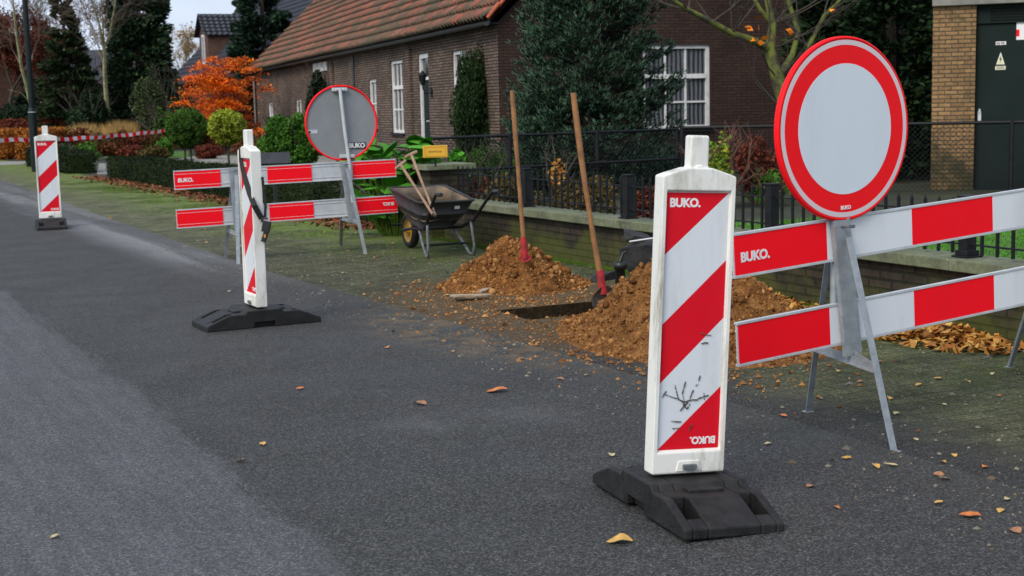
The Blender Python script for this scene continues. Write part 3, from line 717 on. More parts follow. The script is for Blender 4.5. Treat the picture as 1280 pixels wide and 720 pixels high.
wb = MB(); wb.prism([(1.138, .116, 1.99), (1.108, .116, 1.92), (1.128, .116, 1.92), (1.118, .116, 1.87), (1.153, .116, 1.935), (1.132, .116, 1.935)], (0, -.002, 0)); wb.build('bolt_symbol', MT['blacktext'], wp)
MB().box((1.13, .123, 1.80), (.17, .006, .055)).build('warning_text_plate', pm('pale sticker', (.72, .70, .50)), dr)
for i in range(2): MB().box((1.13, .1185, 1.812-i*.02), (.13, .003, .007)).build('text_line', MT['blacktext'], dr)
rs = MB().box((1.49, .125, 2.33), (.22, .006, .26)).build('notice', MT['whitetext'], dr)
MB().box((1.405, .1205, 2.30), (.05, .003, .10)).build('red_mark', MT['board_red'], rs)

# ================================================================== ROADWORKS
def make_beacon(label):
    """face looks to -y ; foot long axis is y"""
    t = thing('traffic_beacon', (0, 0, 0), 0, label, 'traffic beacon', 'red and white beacons along the road')
    # rubber foot: profile along y, two ends with pockets
    m = MB(); hw = .18; L = .385; h = .115
    prof = [(-L, 0), (-L, .035), (-L+.15, .095), (-.13, .095), (-.115, h), (.115, h), (.13, .095), (L-.15, .095), (L, .035), (L, 0), (.07, 0), (.07, .035), (-.07, .035), (-.07, 0)]
    # build as strips across x so that pockets can be cut in the two outer strips
    xs = [-hw, -hw+.03, -hw+.085, hw-.085, hw-.03, hw]
    for i in range(5):
        x0, x1 = xs[i], xs[i+1]
        if i in (1, 3):
            pp = [(-L, 0), (-L, .035), (-L+.055, .055), (-L+.06, .02), (-L+.175, .03), (-L+.18, .095), (-.13, .095), (-.115, h), (.115, h), (.13, .095), (L-.18, .095), (L-.175, .03), (L-.06, .02), (L-.055, .055), (L, .035), (L, 0)]
        elif i == 2: pp = prof
        else: pp = prof
        m.prism([(x0, y, z) for y, z in pp], (x1-x0, 0, 0))
    ft = m.build('foot', MT['rubber'], t, bevel=.006)
    # raised bars on the top
    for s in (-1, 1): MB().box((0, s*.15, .099), (.13, .05, .012)).build('grip_bar', MT['rubber'], ft, bevel=.003)
    W, Tk, z0, z1 = .270, .070, .125, 1.145
    m = MB()
    # housing: two side posts + top and bottom + sloping shoulders, recessed centre
    e = .015
    iw, zb_, zt_ = W/2-e, z0+.078, z1-.054
    out_ = [(-W/2, z0), (W/2, z0), (W/2, z1-.004), (W/2-.022, z1+.004), (.045, z1+.024), (-.045, z1+.024), (-W/2+.022, z1+.004), (-W/2, z1-.004)]
    in_ = [(-iw, zb_), (iw, zb_), (iw, zt_), (iw-.02, zt_), (.045, zt_), (-.045, zt_), (-iw+.02, zt_), (-iw, zt_)]
    for sg in (-1, 1):
        y0_, y1_ = sg*Tk/2, sg*(Tk/2-.015); vs = [(x, y0_, z) for x, z in out_]+[(x, y0_, z) for x, z in in_]+[(x, y1_, z) for x, z in in_]
        fs = [(k, (k+1) % 8, (k+1) % 8+8, k+8) for k in range(8)]+[(k+8, (k+1) % 8+8, (k+1) % 8+16, k+16) for k in range(8)]+[tuple(range(16, 24))]
        if sg > 0: fs = [tuple(reversed(f)) for f in fs]
        m.add(vs, fs)
    m.add([(x, -Tk/2, z) for x, z in out_]+[(x, Tk/2, z) for x, z in out_], [((k+1) % 8, k, k+8, (k+1) % 8+8) for k in range(8)])
    ho = m.build('panel_housing', MT['plastic_white'], t)
    import bmesh
    bm = bmesh.new(); bm.from_mesh(ho.data); bmesh.ops.remove_doubles(bm, verts=bm.verts, dist=1e-5); bmesh.ops.recalc_face_normals(bm, faces=bm.faces); bm.to_mesh(ho.data); bm.free()
    bv = ho.modifiers.new('bevel', 'BEVEL'); bv.width = .006; bv.segments = 3; bv.limit_method = 'ANGLE'; bv.angle_limit = R(40)
    for zz_ in (z0+.03,): MB().prism([(-.05, -Tk/2-.003, zz_-.022), (.05, -Tk/2-.003, zz_-.022), (.04, -Tk/2-.003, zz_+.016), (-.04, -Tk/2-.003, zz_+.016)], (0, .006, 0)).build('clamp_plate', MT['plastic_white'], t, bevel=.003)
    m = MB().box((0, 0, z1+.068), (.070, .05, .128)); m.box((0, 0, z1+.022), (.075, .054, .02)); m.lathe([(0, .03), (.028, .03), (.028, -.03), (0, -.03)], 16, 0, Matrix.Translation((0, 0, z1+.008)) @ Matrix.Rotation(R(90), 4, 'X'))
    m.build('handle', MT['plastic_white'], t, bevel=.009, seg=3)
    m = MB().tube([(0, -.048, z0+.022), (0, .048, z0+.022)], .012, 8).box((0, -.043, z0+.025), (.05, .012, .018)).build('bolt', MT['zinc_dark'], t, bevel=.002)
    fz0, fz1 = z0+.083, z1-.060; fh_ = fz1-fz0; fw = W-2*e-.008
    lf = [(0, .24, 1), (.24, .51, 0), (.51, .74, 1), (.74, 1.0, 0)]; rfr = [(0, 0, 1), (0, .26, 0), (.26, .485, 1), (.485, .755, 0), (.755, 1, 1)]
    L_ = [0, .24, .51, .74, 1.0, 1.0]; R_ = [0, 0, .26, .485, .755, 1.0]; colr = [1, 0, 1, 0, 1]
    for s in (-1, 1):
        yy = s*(Tk/2-.0145); m = MB()
        for i in range(5):
            pts = []
            for (x, fr) in ((-fw/2, L_[i]), (fw/2, R_[i]), (fw/2, R_[i+1]), (-fw/2, L_[i+1])):
                p = (x*(-s), yy, fz1-fh_*fr)
                if not pts or (Vector(p)-Vector(pts[-1])).length > 1e-5: pts.append(p)
            if len(pts) > 3 and (Vector(pts[0])-Vector(pts[-1])).length < 1e-5: pts.pop()
            m.prism(pts, (0, s*.0012, 0), colr[i])
        fo = m.build('reflective_face', [MT['foil_white'], MT['foil_red']], t)
        xd_ = Vector((-s, 0, 0)) if s > 0 else Vector((1, 0, 0)); y2 = yy+s*.0018
        text('BUKO.', .040, MT['whitetext'], fo, xd_*(-fw/2+.012)+Vector((0, y2, fz1-.047)), xd_)
        text('BUKO.', .034, MT['whitetext'], fo, xd_*(fw/2-.012)+Vector((0, y2, fz0+.040)), -xd_, Vector((0, 0, -1)))
    return t
bc1 = make_beacon('nearest striped beacon on black rubber foot with dark scratches low on its face')
p = G(853, 638); bc1.location = (p.x, p.y, .012); bc1.rotation_euler = (0, R(3.0), R(19)); bc1.location.z = .014
b2p = G(321, 407); b3p = G(64, 286)
dup(bc1, (b2p.x, b2p.y, .012), R(-62), 'beacon seen edge-on with a black strap hung over its shoulder')
dup(bc1, (b3p.x, b3p.y, .012), R(20), 'small distant beacon facing us on the road by the lamp post')
p4 = G(1, 247); dup(bc1, (p4.x-.385, p4.y, .012), R(20), 'beacon almost outside the photo, only its black foot at the left edge')
# scratches on the nearest beacon only
m = MB(); rr = random.Random(3)
zc = .125+.083+.175
strokes = [[(-.10, .02), (-.06, .005), (-.02, -.01), (.03, -.002), (.07, .01)], [(-.06, .05), (-.05, .02), (-.045, 0)], [(-.02, .06), (-.03, .02), (-.02, -.02), (-.035, -.04)], [(.01, .03), (.0, 0), (-.03, -.035)], [(.03, .06), (.035, .08)], [(.02, .045), (.03, .05)],
           [(-.07, -.075), (-.03, -.08)], [(-.06, -.10), (-.035, -.10)], [(.0, -.11), (.012, -.09)], [(-.09, .03), (-.105, .01)], [(.03, .225), (.07, .215)], [(.035, .19), (.06, .192)], [(-.03, -.01), (-.01, -.035), (.0, -.02)], [(.05, .02), (.055, -.005)]]
for st in strokes:
    for i in range(len(st)-1):
        n = 3
        for k in range(n):
            f0, f1 = k/n, (k+1)/n
            a = Vector((st[i][0]+(st[i+1][0]-st[i][0])*f0+rr.uniform(-.002, .002), 0, zc+st[i][1]+(st[i+1][1]-st[i][1])*f0)); b = Vector((st[i][0]+(st[i+1][0]-st[i][0])*f1, 0, zc+st[i][1]+(st[i+1][1]-st[i][1])*f1+rr.uniform(-.003, .003)))
            a.y = b.y = -.0248; m.beam(a, b, .0008, rr.uniform(.0014, .0050), side=Vector((0, 0, 1)))
m.build('scratch_marks', pm('grime', (.03, .03, .022), (.12, .11, .09), 40, .9), bc1)

# strap hung on beacon 2
bb = thing('strap', (b2p.x, b2p.y, .012), R(-62), 'black webbing strap with dark clip hanging from the edge-on beacon', 'strap')
iv = inv(bb)
def SY_(u): return (9.15+(316-u)*.0155 if u < 316 else 9.15+(u-316)*.003)-.016
def strapline(m, pts, w):
    P_ = [D(u, v, SY_(u)) for u, v in pts]
    for i in range(len(P_)-1):
        d = (P_[i+1]-P_[i]).normalized(); s_ = d.cross(Vector((0, 1, 0))).normalized()*w/2
        e = d*.004; m.prism([P_[i]-s_-e, P_[i]+s_-e, P_[i+1]+s_+e, P_[i+1]-s_+e], (0, -.004, 0))
m = MB(); strapline(m, [(302, 186), (302.3, 200), (304.5, 214), (308, 228), (312.5, 243), (318, 257), (327, 273)], .036)
strapline(m, [(327, 273), (331.5, 270), (332, 258), (330, 240), (328, 222)], .018)
m.build('webbing', MT['strap'], bb, pinv=iv)
p = D(333, 283, 9.17); m = MB().box(p, (.05, .05, .07), rot=Matrix.Rotation(.2, 3, 'Y')).box(p+Vector((-.012, 0, -.065)), (.03, .04, .07), rot=Matrix.Rotation(.35, 3, 'Y')).tube([p+Vector((-.03, 0, .03)), p+Vector((-.02, 0, .055)), p+Vector((.01, 0, .05))], .008, 8)
m.build('clip', MT['black'], bb, bevel=.008, pinv=iv)
MB().box(p+Vector((-.008, -.028, -.06)), (.012, .004, .02)).build('orange_sticker', pm('orange sticker', (.6, .22, .03)), bb, pinv=iv)

# ---------- barriers
def sgn_disc(mb, prof, M, n=64, mi=0): mb.lathe(prof, n, mi, M)
def make_barrier(P, al, top, bot, cuts, stands, back, label):
    """local x along the boards, -y = printed side. top/bot: (x0,x1,z at x0,z at x1) of lower edges; cuts list of segment ends (x)"""
    t = thing('road_barrier', (P[0], P[1], 0), al, label, 'road barrier', 'road barriers with two striped boards')
    H_ = .178; fy = -1 if back else 1
    for bi, (x0, x1, za, zb) in enumerate((top, bot)):
        sl = (zb-za)/(x1-x0); rt_ = Matrix.Rotation(-math.atan(sl), 3, 'Y'); L_ = (x1-x0)/math.cos(math.atan(sl))
        o_ = Vector((x0, 0, za)); q = lambda x, y, z: o_+rt_ @ Vector((x, y, z))
        m = MB()
        def pb(xa, xb, ya, yb, z0_, z1_, mi=0): m.box(q((xa+xb)/2, fy*(ya+yb)/2, (z0_+z1_)/2), (xb-xa, yb-ya, z1_-z0_), rt_, mi)
        pb(0, L_, -.004, .004, .004, H_-.004)
        pb(0, L_, -.009, .012, 0, .010); pb(0, L_, -.009, .012, H_-.010, H_)
        for zz in (.035, H_-.035): pb(0, L_, .004, .009, zz-.003, zz+.003)
        # foil blocks on both faces
        n = len(cuts)-1
        for i in range(n):
            c0, c1 = cuts[i]*L_, cuts[i+1]*L_; mi = 1 if i % 2 == 0 else 2
            g0 = .006 if i == 0 else 0; g1 = .006 if i == n-1 else 0
            pb(c0+g0, c1-g1, -.0062, -.0042, .0115, H_-.0115, mi)
            if mi == 1:
                pb(c0+g0, c1-g1, .0092, .0106, .0115, H_-.0115, 1)
                pb(c0+g0+.001, c1-g1-.001, .0107, .0122, .034, .0365, 2); pb(c0+g0+.001, c1-g1-.001, .0107, .0122, H_-.0365, H_-.034, 2)
        bo = m.build('board', [MT['alu'], MT['board_red'], MT['board_white']], t, bevel=.0012, seg=1)
        X_, Z_ = rt_ @ Vector((1, 0, 0)), rt_ @ Vector((0, 0, 1))
        xf, xe_ = (X_, q(L_-.035, -.0072*fy, .105)) if fy > 0 else (-X_, q(.035, -.0072*fy, .105))
        if bi == 0: text('BUKO.', .052, MT['whitetext'], bo, q(.035 if fy > 0 else L_-.035, -.0072*fy, .062), xf, Z_)
        else: text('BUKO.', .052, MT['whitetext'], bo, xe_, -xf, -Z_)
        if bi == 1: text('BUKO.', .042, MT['whitetext'], bo, q(L_-.04, .0128*fy, .11) if fy < 0 else q(.04, .0128, .11), -X_ if fy < 0 else X_, -Z_)
        else: text('BUKO.', .05, MT['whitetext'], bo, q(.035, .0128*fy, .07) if fy < 0 else q(L_-.035, .0128, .07), X_ if fy < 0 else -X_, Z_)
    for (xt, zt_, xb, zb_, fa, fb) in stands:
        s = MB(); yb = -.032
        A = Vector((xt, yb, zt_)); B = Vector((xb, yb, zb_)); w = .085
        s.beam(A, B, w, .004, side=Vector((0, 1, 0)))
        d = (B-A).normalized(); sx = Vector((1, 0, 0)) - d*d.x; sx.normalize()
        for k in (-1, 1): s.beam(A+sx*k*w/2+Vector((0, .010, 0)), B+sx*k*w/2+Vector((0, .010, 0)), .004, .022, side=Vector((0, 1, 0)))
        # put board-facing hooks
        for z in (top[2]+.09, bot[2]+.09): pass
        st = s.build('stand', MT['zinc'], t)
        fa, fb = Vector(fa), Vector(fb)
        la, lb = Vector((A.x+.012, -.062, A.z-.075)), Vector((A.x, .026, A.z-.06))
        for f, l_ in ((fa, la), (fb, lb)):
            lg = MB(); dv = (f-l_).normalized()
            lg.beam(l_, f, .034, .004, side=Vector((0, 1, 0))); lg.beam(l_+Vector((.015, .014, 0)), f+Vector((.015, .014, 0)), .004, .030, side=Vector((0, 1, 0)))
            lg.box(f+Vector((0, 0, .004)), (.04, .04, .008)); lg.build('leg', MT['zinc'], st)
        # cross brace at the foot of the post
        k = (B.z-0)/(A.z-.02); ca = fa+(la-fa)*k; cb = fb+(lb-fb)*k
        c = MB(); c.beam(ca, cb, .034, .004, side=Vector((1, 0, 0))); c.beam(ca+Vector((.0, 0, -.016)), cb+Vector((0, 0, -.016)), .004, .03, side=Vector((1, 0, 0))); c.beam(ca, B, .03, .004, side=Vector((1, 0, 0))); c.build('brace', MT['zinc'], st)
        c = MB().tube([A+Vector((.0, -.05, -.03)), A+Vector((0, .05, -.03))], .006, 8).box(A+Vector((.01, -.045, -.03)), (.035, .008, .012)).build('wing_bolt', MT['zinc_dark'], st)
    return t
def loc_of(P, al, u, v, z=0):
    g_ = G(u, v, z); d = g_-Vector((P[0], P[1], 0)); c, s = math.cos(al), math.sin(al)
    return (d.x*c+d.y*s, -d.x*s+d.y*c, z)
P1 = (1.40, 5.85); A1 = R(31)
f1, f2 = loc_of(P1, A1, 1118, 566), loc_of(P1, A1, 1010, 516); g2_ = loc_of(P1, A1, 1262, 460)
f3 = (f1[0]+1.42, f1[1]+.01, 0); g3 = (g2_[0], g2_[1], 0)
make_barrier(P1, A1, (-.62, 1.78, .710, .842), (-.60, 1.80, .357, .489), [0, .205, .408, .617, .81, 1],
             [(-.078, .915, -.002, .345, f1, f2), (1.37, .97, 1.42, .40, f3, g3)], False, 'large near road barrier with fluorescent red and white boards on zinc legs')
P2 = (-2.1, 13.7); A2 = R(24)
h1, h2 = loc_of(P2, A2, 298, 332), loc_of(P2, A2, 282, 324); h3, h4 = loc_of(P2, A2, 457, 318), loc_of(P2, A2, 426, 308)
make_barrier(P2, A2, (-1.115, 1.07, .698, .732), (-1.11, 1.075, .336, .375), [0, .20, .405, .605, .795, 1],
             [(-.555, .89, -.53, .30, h1, h2), (.535, .905, .60, .33, h3, h4)], True, 'farther road barrier seen from behind beside the wheelbarrow')
# ---------- round signs
s1 = thing('round_sign', (P1[0], P1[1], 0), A1, 'round red ringed white road sign clamped on the near barrier', 'road sign')
D1 = Vector((-.062, -.032, 1.278)); Mx = Matrix.Translation(D1) @ Matrix.Rotation(R(90), 4, 'X') @ Matrix.Rotation(R(2), 4, 'Y')   # +z of the lathe -> -y
r = .372
m = MB(); sgn_disc(m, [(0, -.004), (r-.012, -.004), (r-.012, -.024), (r-.004, -.026), (r, -.018), (r, -.003), (r-.004, .0022), (r*.966, .0026), (r*.966, .0012), (0, .0012)], Mx, 96)
m.build('disc', MT['sign_red'], s1)
for nm, ra, rb, zz, mt in (('white_ring', r*.96, r*.906, .0030, 'sign_ring'), ('red_ring', r*.906, r*.708, .0027, 'sign_red'), ('white_centre', r*.708, 0, .0034, 'sign_face')):
    m = MB(); m.lathe([(ra, .0004), (ra, zz), (rb, zz), (rb, .0004)] if rb else [(ra, .0004), (ra, zz), (0, zz)], 96, 0, Mx, False); m.build(nm, MT[mt], s1)
text('BUKO', .021, MT['whitetext'], s1, Mx @ Vector((-.025, -r*.875, .0034)), (1, 0, .03), (0, 0, 1))
for z in (.2, -.2): MB().box((-.062, -.018, 1.278+z), (.30, .016, .03)).build('clamp', MT['zinc'], s1)
MB().tube([(-.062, .012, 1.5), (-.075, .012, .55)], .017, 12).build('pole', MT['zinc'], s1)
s2 = thing('round_sign', (P2[0], P2[1], 0), A2, 'round road sign with grey back and red rim on the farther barrier', 'road sign')
c2 = Vector((.528, .012, 1.277)); My = Matrix.Translation(c2) @ Matrix.Rotation(R(90), 4, 'X')
r = .366
m = MB(); sgn_disc(m, [(r-.018, .004), (r-.016, .016), (r-.006, .019), (r, .014), (r, -.006), (r-.004, -.012), (r-.03, -.0122)], My, 96); m.build('rim', MT['sign_red'], s2)
m = MB(); m.lathe([(0, .004), (r-.0175, .004), (r-.0175, -.008), (0, -.008)], 96, 0, My, False); m.build('back_panel', MT['sign_back'], s2)
m = MB(); sgn_disc(m, [(r*.7, -.0085), (0, -.0085)], My, 64); m.build('front_centre', MT['sign_face'], s2)
MB().tube([(.512, -.032, 1.61), (.545, -.032, 1.2), (.58, -.028, .90), (.60, -.028, .50)], .0165, 12).build('pole', MT['alu'], s2)
m = MB().box((.513, -.014, 1.598), (.15, .030, .034)).box((.485, -.03, 1.6), (.03, .02, .02)).box((.545, -.03, 1.6), (.03, .02, .02)); m.build('clamp', MT['alu'], s2, bevel=.003)
MB().box((.565, -.014, .955), (.15, .030, .034)).build('clamp', MT['alu'], s2, bevel=.003)
lb = MB().box((.672, -.001, 1.055), (.180, .003, .060)).build('maker_label', MT['blacktext'], s2)
text('BUKO', .062, MT['whitetext'], lb, (.590, -.003, 1.034), (1, 0, 0), (0, 0, 1), bold=.04)
st_ = MB().box((.235, .0065, 1.2), (.095, .003, .035)).build('sticker', MT['alu'], s2)
MB().box((.203, .0045, 1.197), (.022, .002, .022)).build('dark_mark', MT['blacktext'], st_)

# ---------- wheelbarrow (local: +y towards the wheel, away from the viewer)
wb_ = thing('wheelbarrow', S(5.43, 12.25, .008), TH+R(-2), 'black wheelbarrow with sandy inside and yellow wheel rim beside the brick pier', 'wheelbarrow')
def tub(m, rim, bot, t_=.0):
    n = len(rim); m.add(list(rim)+list(bot), [(i, (i+1) % n, (i+1) % n+n, i+n) for i in range(n)]+[tuple(range(2*n-1, n-1, -1))], 0, False)
def rrect(cx, cy, w0, w1, l, z0, z1, k=.08, n=5):
    """rounded quadrilateral: width w0 at rear, w1 at front"""
    P_ = []
    for (sx, sy) in ((1, -1), (1, 1), (-1, 1), (-1, -1)):
        w = w0 if sy < 0 else w1; z = z0 if sy < 0 else z1
        ctr = (cx+sx*(w/2-k), cy+sy*(l/2-k)); a0 = {(1, -1): -90, (1, 1): 0, (-1, 1): 90, (-1, -1): 180}[(sx, sy)]
        for i in range(n+1): a = R(a0+90*i/n); P_.append(Vector((ctr[0]+k*math.cos(a), ctr[1]+k*math.sin(a), z)))
    return P_
rim = rrect(0, .38, .60, .62, .98, .555, .66, .12); rim2 = rrect(0, .40, .50, .52, .80, .42, .50, .11); botm = rrect(0, .42, .34, .34, .46, .27, .31, .09)
m = MB(); tub(m, rim, rim2); tub(m, rim2, botm); m.s = [True]*len(m.s); m.build('tray', MT['tray'], wb_)
ofs = lambda P_, k: [Vector((p.x*k, .40+(p.y-.40)*k, p.z+.006)) for p in P_]
m = MB(); tub(m, ofs(rim, .985), ofs(rim2, .975)); tub(m, ofs(rim2, .975), ofs(botm, .95)); m.s = [True]*len(m.s); m.build('tray_lining', MT['tray_in'], wb_)
m = MB().tube(rim+[rim[0]], .013, 8).build('rim', MT['tray'], wb_)
m = MB()
for s in (-1, 1):
    m = MB(); m.tube([(s*.30, -.62, .66), (s*.30, -.50, .655), (s*.285, -.36, .56), (s*.25, -.12, .36), (s*.20, .1, .275), (s*.17, .55, .25), (s*.11, .98, .20), (s*.07, 1.06, .19)], .016, 10)
    hf = m.build('handle_tube', MT['iron'], wb_)
    MB().tube([(s*.30, -.64, .66), (s*.30, -.52, .657)], .021, 10).build('grip', MT['black'], hf)
    MB().tube([(s*.235, -.08, .34), (s*.25, -.12, .10), (s*.245, -.10, .018), (s*.235, -.03, .014), (s*.22, .10, .12), (s*.18, .30, .27)], .014, 10).build('leg', MT['zinc_dark'], wb_)
for pts in ([(-.235, .02, .12), (.235, .02, .12)], [(-.19, .25, .262), (.19, .25, .262)], [(-.30, .96, .40), (-.15, 1.24, .24), (.15, 1.24, .24), (.30, .96, .40)]): MB().tube(pts, .0115, 8).build('crossbar', MT['iron'], wb_)
ax = Matrix.Translation((0, 1.03, .192)) @ Matrix.Rotation(R(90), 4, 'Y')
m = MB(); m.lathe([(.125, -.03), (.155, -.042), (.18, -.036), (.192, 0), (.18, .036), (.155, .042), (.125, .03), (.125, -.03)], 32, 0, ax)
wh = m.build('wheel', MT['rubber'], wb_)
m = MB(); m.lathe([(.128, -.034), (.118, -.02), (.03, -.012), (.03, -.045), (0, -.045)], 24, 0, ax); m.lathe([(.128, .034), (.118, .02), (.03, .012), (.03, .045), (0, .045)], 24, 0, ax); m.build('rim', MT['yellow'], wh)
MB().tube([(-.10, 1.03, .192), (.10, 1.03, .192)], .01, 8).build('axle', MT['zinc_dark'], wh)
MB().box((.09, -.082, .49), (.055, .004, .03), rot=Matrix.Rotation(.3, 3, 'X')).build('sticker', MT['alu'], wb_)
m = MB()      # a little sand in the tray
NN = 9; vs = []; fs = []
for i in range(NN):
    for j in range(NN):
        x, y = (i/(NN-1)-.5)*.46, .42+(j/(NN-1)-.5)*.74; vs.append((x, y, .40+.03*nz((x, y, 3), 7)+(y-.42)*.10))
for i in range(NN-1):
    for j in range(NN-1): fs.append((i*NN+j, i*NN+NN+j, i*NN+NN+j+1, i*NN+j+1))
m.add(vs, fs, 0, True); wb_.scale = (.94, .94, .94); sd = m.build('sand', MT['tray_in'], None, loc=wb_.location, rotz=TH-R(2)); sd.scale = (.94, .94, .94); tag(sd, 'thin layer of sandy soil lying in the wheelbarrow', 'sand', kind='stuff')

def tool(name, top, bot, label, grip='none', blade=True, mat='wood', r=.0185, face=0., bl=.28, socket=True, cat='shovel', bendx=0, tip=False):
    top, bot = Vector(top), Vector(bot); d = (bot-top); L_ = d.length; d.normalize()
    t = thing(name, bot, 0, label, cat); iv = inv(t)
    n = 8; pts = []
    sx = d.cross(Vector((0, 1, 0))).normalized()
    for i in range(n+1):
        f = i/n; pts.append(top+d*L_*f+sx*bendx*math.sin(f*math.pi))
    MB().tube(pts, [r*(.92+.1*math.sin(i)) for i in range(n+1)], 10).build('shaft', MT[mat], t, pinv=iv)
    if grip == 'T':
        g = sx; MB().tube([top-g*.065, top-g*.03, top+g*.03, top+g*.065], [.014, .018, .018, .014], 8).build('grip', MT[mat], t, pinv=iv)
    if socket:
        MB().tube([bot-d*.12, bot-d*.02, bot+d*.04], [.023, .026, .03], 10).build('socket', MT['redpaint'], t, pinv=iv)
    if blade:
        f = Vector((math.cos(face), math.sin(face), 0)); f = (f-d*f.dot(d)).normalized(); nn_ = d.cross(f)
        pr = [(-.03, -.01), (-.085, .03), (-.105, .05), (-.10, bl*.6), (-.06, bl*.88), (0, bl), (.06, bl*.88), (.10, bl*.6), (.105, .05), (.085, .03), (.03, -.01)]
        if tip: pr = [(x*.45, y) for x, y in pr]
        m = MB(); P_ = [bot+f*x+d*y+nn_*(.02-2.2*x*x) for x, y in pr]; m.prism(P_, nn_*.003)
        m.build('blade', MT['redpaint' if tip else 'steel'], t, pinv=iv)
    return t
s1b = G(655.5, 320, .27); y_ = s1b.y
tool('shovel', D(640, 113, y_-.05), D(655.5, 316, y_), 'long wooden shovel standing in the farther soil heap, red socket', mat='wood', face=.2, bl=.07, tip=True)
E1 = D(753, 360, 9.22)
tool('shovel', D(716.5, 116, 9.2), E1, 'long wooden shovel leaning in the nearer soil heap beside the pit', face=.6, bendx=-.012, r=.02, bl=.17)
bl_ = wb_.location
tool('spade', D(501, 206, 13.6), D(541, 268, 12.95), 'pale T-handled spade in the wheelbarrow, the lower of the two', grip='T', mat='wood_pale', blade=False, socket=False, cat='spade', r=.0145)
tool('spade', D(514, 193, 13.6), D(544, 270, 13.0), 'pale T-handled spade in the wheelbarrow, the higher of the two', grip='T', mat='wood_pale', blade=False, socket=False, cat='spade', r=.0145)

# ---------- soil heaps
def heap(name, cx, cy, rx, ry, hgt, rot, seed, mat, label, lobes=(), chips=2500, cl='clods', floor=.010):
    NR, NA = 90, 220; vs = []; fs = []
    def hz(x, y):
        q = math.hypot(x/rx, y/ry); e = 1+.16*nz((math.cos(math.atan2(y, x))*1.3+seed, math.sin(math.atan2(y, x))*1.3, seed), 1.4)
        q = q/e; h = hgt*max(0, 1-q)**.95*(1-.18*math.exp(-(q*4)**2))
        for (lx, ly, lr, lh) in lobes: h = max(h, 0)+lh*math.exp(-((x-lx)**2+(y-ly)**2)/lr**2)*(1 if q < 1 else 0)*min(1, (1-q)*4)
        if q < 1:
            h += (.06*nz((x, y, seed), 5)+.045*nz((x, y, seed+3), 12)+.028*nz((x, y, seed+9), 27)+.018*nz((x, y, seed+5), 55)+.03*max(0, nz((x, y, seed+7), 7)))*min(1, (1-q)*5)
        return max(h, -.01)
    for i in range(NR+1):
        q = (i/NR)*1.16
        for j in range(NA):
            a = 2*math.pi*j/NA+(i % 2)*math.pi/NA; x, y = rx*q*math.cos(a), ry*q*math.sin(a); vs.append((x, y, hz(x, y)-(.02 if i == NR else 0)))
    for i in range(NR):
        for j in range(NA): fs.append((i*NA+j, (i+1)*NA+j, (i+1)*NA+(j+1) % NA, i*NA+(j+1) % NA))
    m = MB(); m.add(vs, fs, 0, True); P = S(cx, cy, floor)
    t = thing('soil_heap', P, TH+rot, label, 'soil heap'); m.build('soil', mat, t)
    # clods and crumbs, irregular little polyhedra
    V = []; Fc = []; ico = [(0, 0, 1), (.9, 0, .3), (.28, .85, .3), (-.72, .53, .3), (-.72, -.53, .3), (.28, -.85, .3), (0, 0, -.8)]
    fi = [(0, 1, 2), (0, 2, 3), (0, 3, 4), (0, 4, 5), (0, 5, 1), (6, 2, 1), (6, 3, 2), (6, 4, 3), (6, 5, 4), (6, 1, 5)]
    rr = np.random.default_rng(seed)
    for k in range(chips):
        a = rr.uniform(0, 2*math.pi); q = math.sqrt(rr.uniform(0, 1.05)); x, y = rx*q*math.cos(a), ry*q*math.sin(a)
        if q > .93 and rr.uniform() < .4: q *= 1.12; x *= 1.12; y *= 1.12
        sz = min(.034, .003+rr.exponential(.0035)) if rr.uniform() < .99 else rr.uniform(.02, .036); z = max(hz(x, y), 0)+sz*.2
        A = rr.normal(size=(3, 3)); Q, _ = np.linalg.qr(A); sc = rr.uniform(.35, 1.5, 3)*sz
        o = len(V); V += [tuple(np.array([x, y, z])+Q @ (np.array(p)*sc)) for p in ico]; Fc += [tuple(i+o for i in f) for f in fi]
    n2 = npmesh('clods', np.array(V), 0, np.array(Fc), MT[cl], t)
    return t
heap('h1', 4.98, 9.95, .58, .54, .37, R(60), 4, MT['soil_pale'], 'farther small heap of pale orange brown soil with wood chips by the wall', lobes=((-.05, .05, .16, .05),), chips=9000, cl='chips')
heap('h2', 4.82, 7.18, .72, 1.06, .46, R(-18), 11, MT['soil'], 'larger near heap of brown soil at the edge of the pit behind the beacon', lobes=((-.1, .45, .3, .12), (.1, -.45, .4, .10)), chips=11000)
# crumbs scattered around the dig
def flat_scatter(name, n, bc, ac, sb, sa, mat, label, cat, smin, sexp, z=.016, cond=None):
    V = []; Fc = []; rr = np.random.default_rng(len(name)+n)
    k = 0
    while k < n:
        b, a = bc+rr.normal()*sb, ac+rr.normal()*sa
        if PB0 < b < PB1 and PA0 < a < PA1: k += 1; continue
        if b > 6.1: continue
        sz = smin+rr.exponential(sexp); p = S(b, a, z); an = rr.uniform(0, 6.28); o = len(V); K = 5
        V += [(p.x+sz*math.cos(an+2*math.pi*i/K)*rr.uniform(.5, 1.2), p.y+sz*math.sin(an+2*math.pi*i/K)*rr.uniform(.5, 1.2), z-.006) for i in range(K)]+[(p.x, p.y, z+sz*.5)]
        Fc += [(o+i, o+(i+1) % K, o+K) for i in range(K)]; k += 1
    o = npmesh(name, np.array(V), 0, np.array(Fc), mat); return tag(o, label, cat, kind='stuff')
flat_scatter('soil_crumbs', 2600, 4.60, 8.8, .42, .9, MT['chips'], 'crumbs of sandy soil scattered round the pit and heaps', 'soil crumbs', .002, .0042)
flat_scatter('soil_crumbs', 1200, 4.25, 6.9, .35, .7, MT['clods'], 'crumbs of dark soil scattered in front of the larger heap', 'soil crumbs', .003, .006)
MT['grit'] = leafmat('road grit', [(.04, .04, .04), (.15, .15, .14), (.25, .22, .17), (.10, .06, .03)], .9)
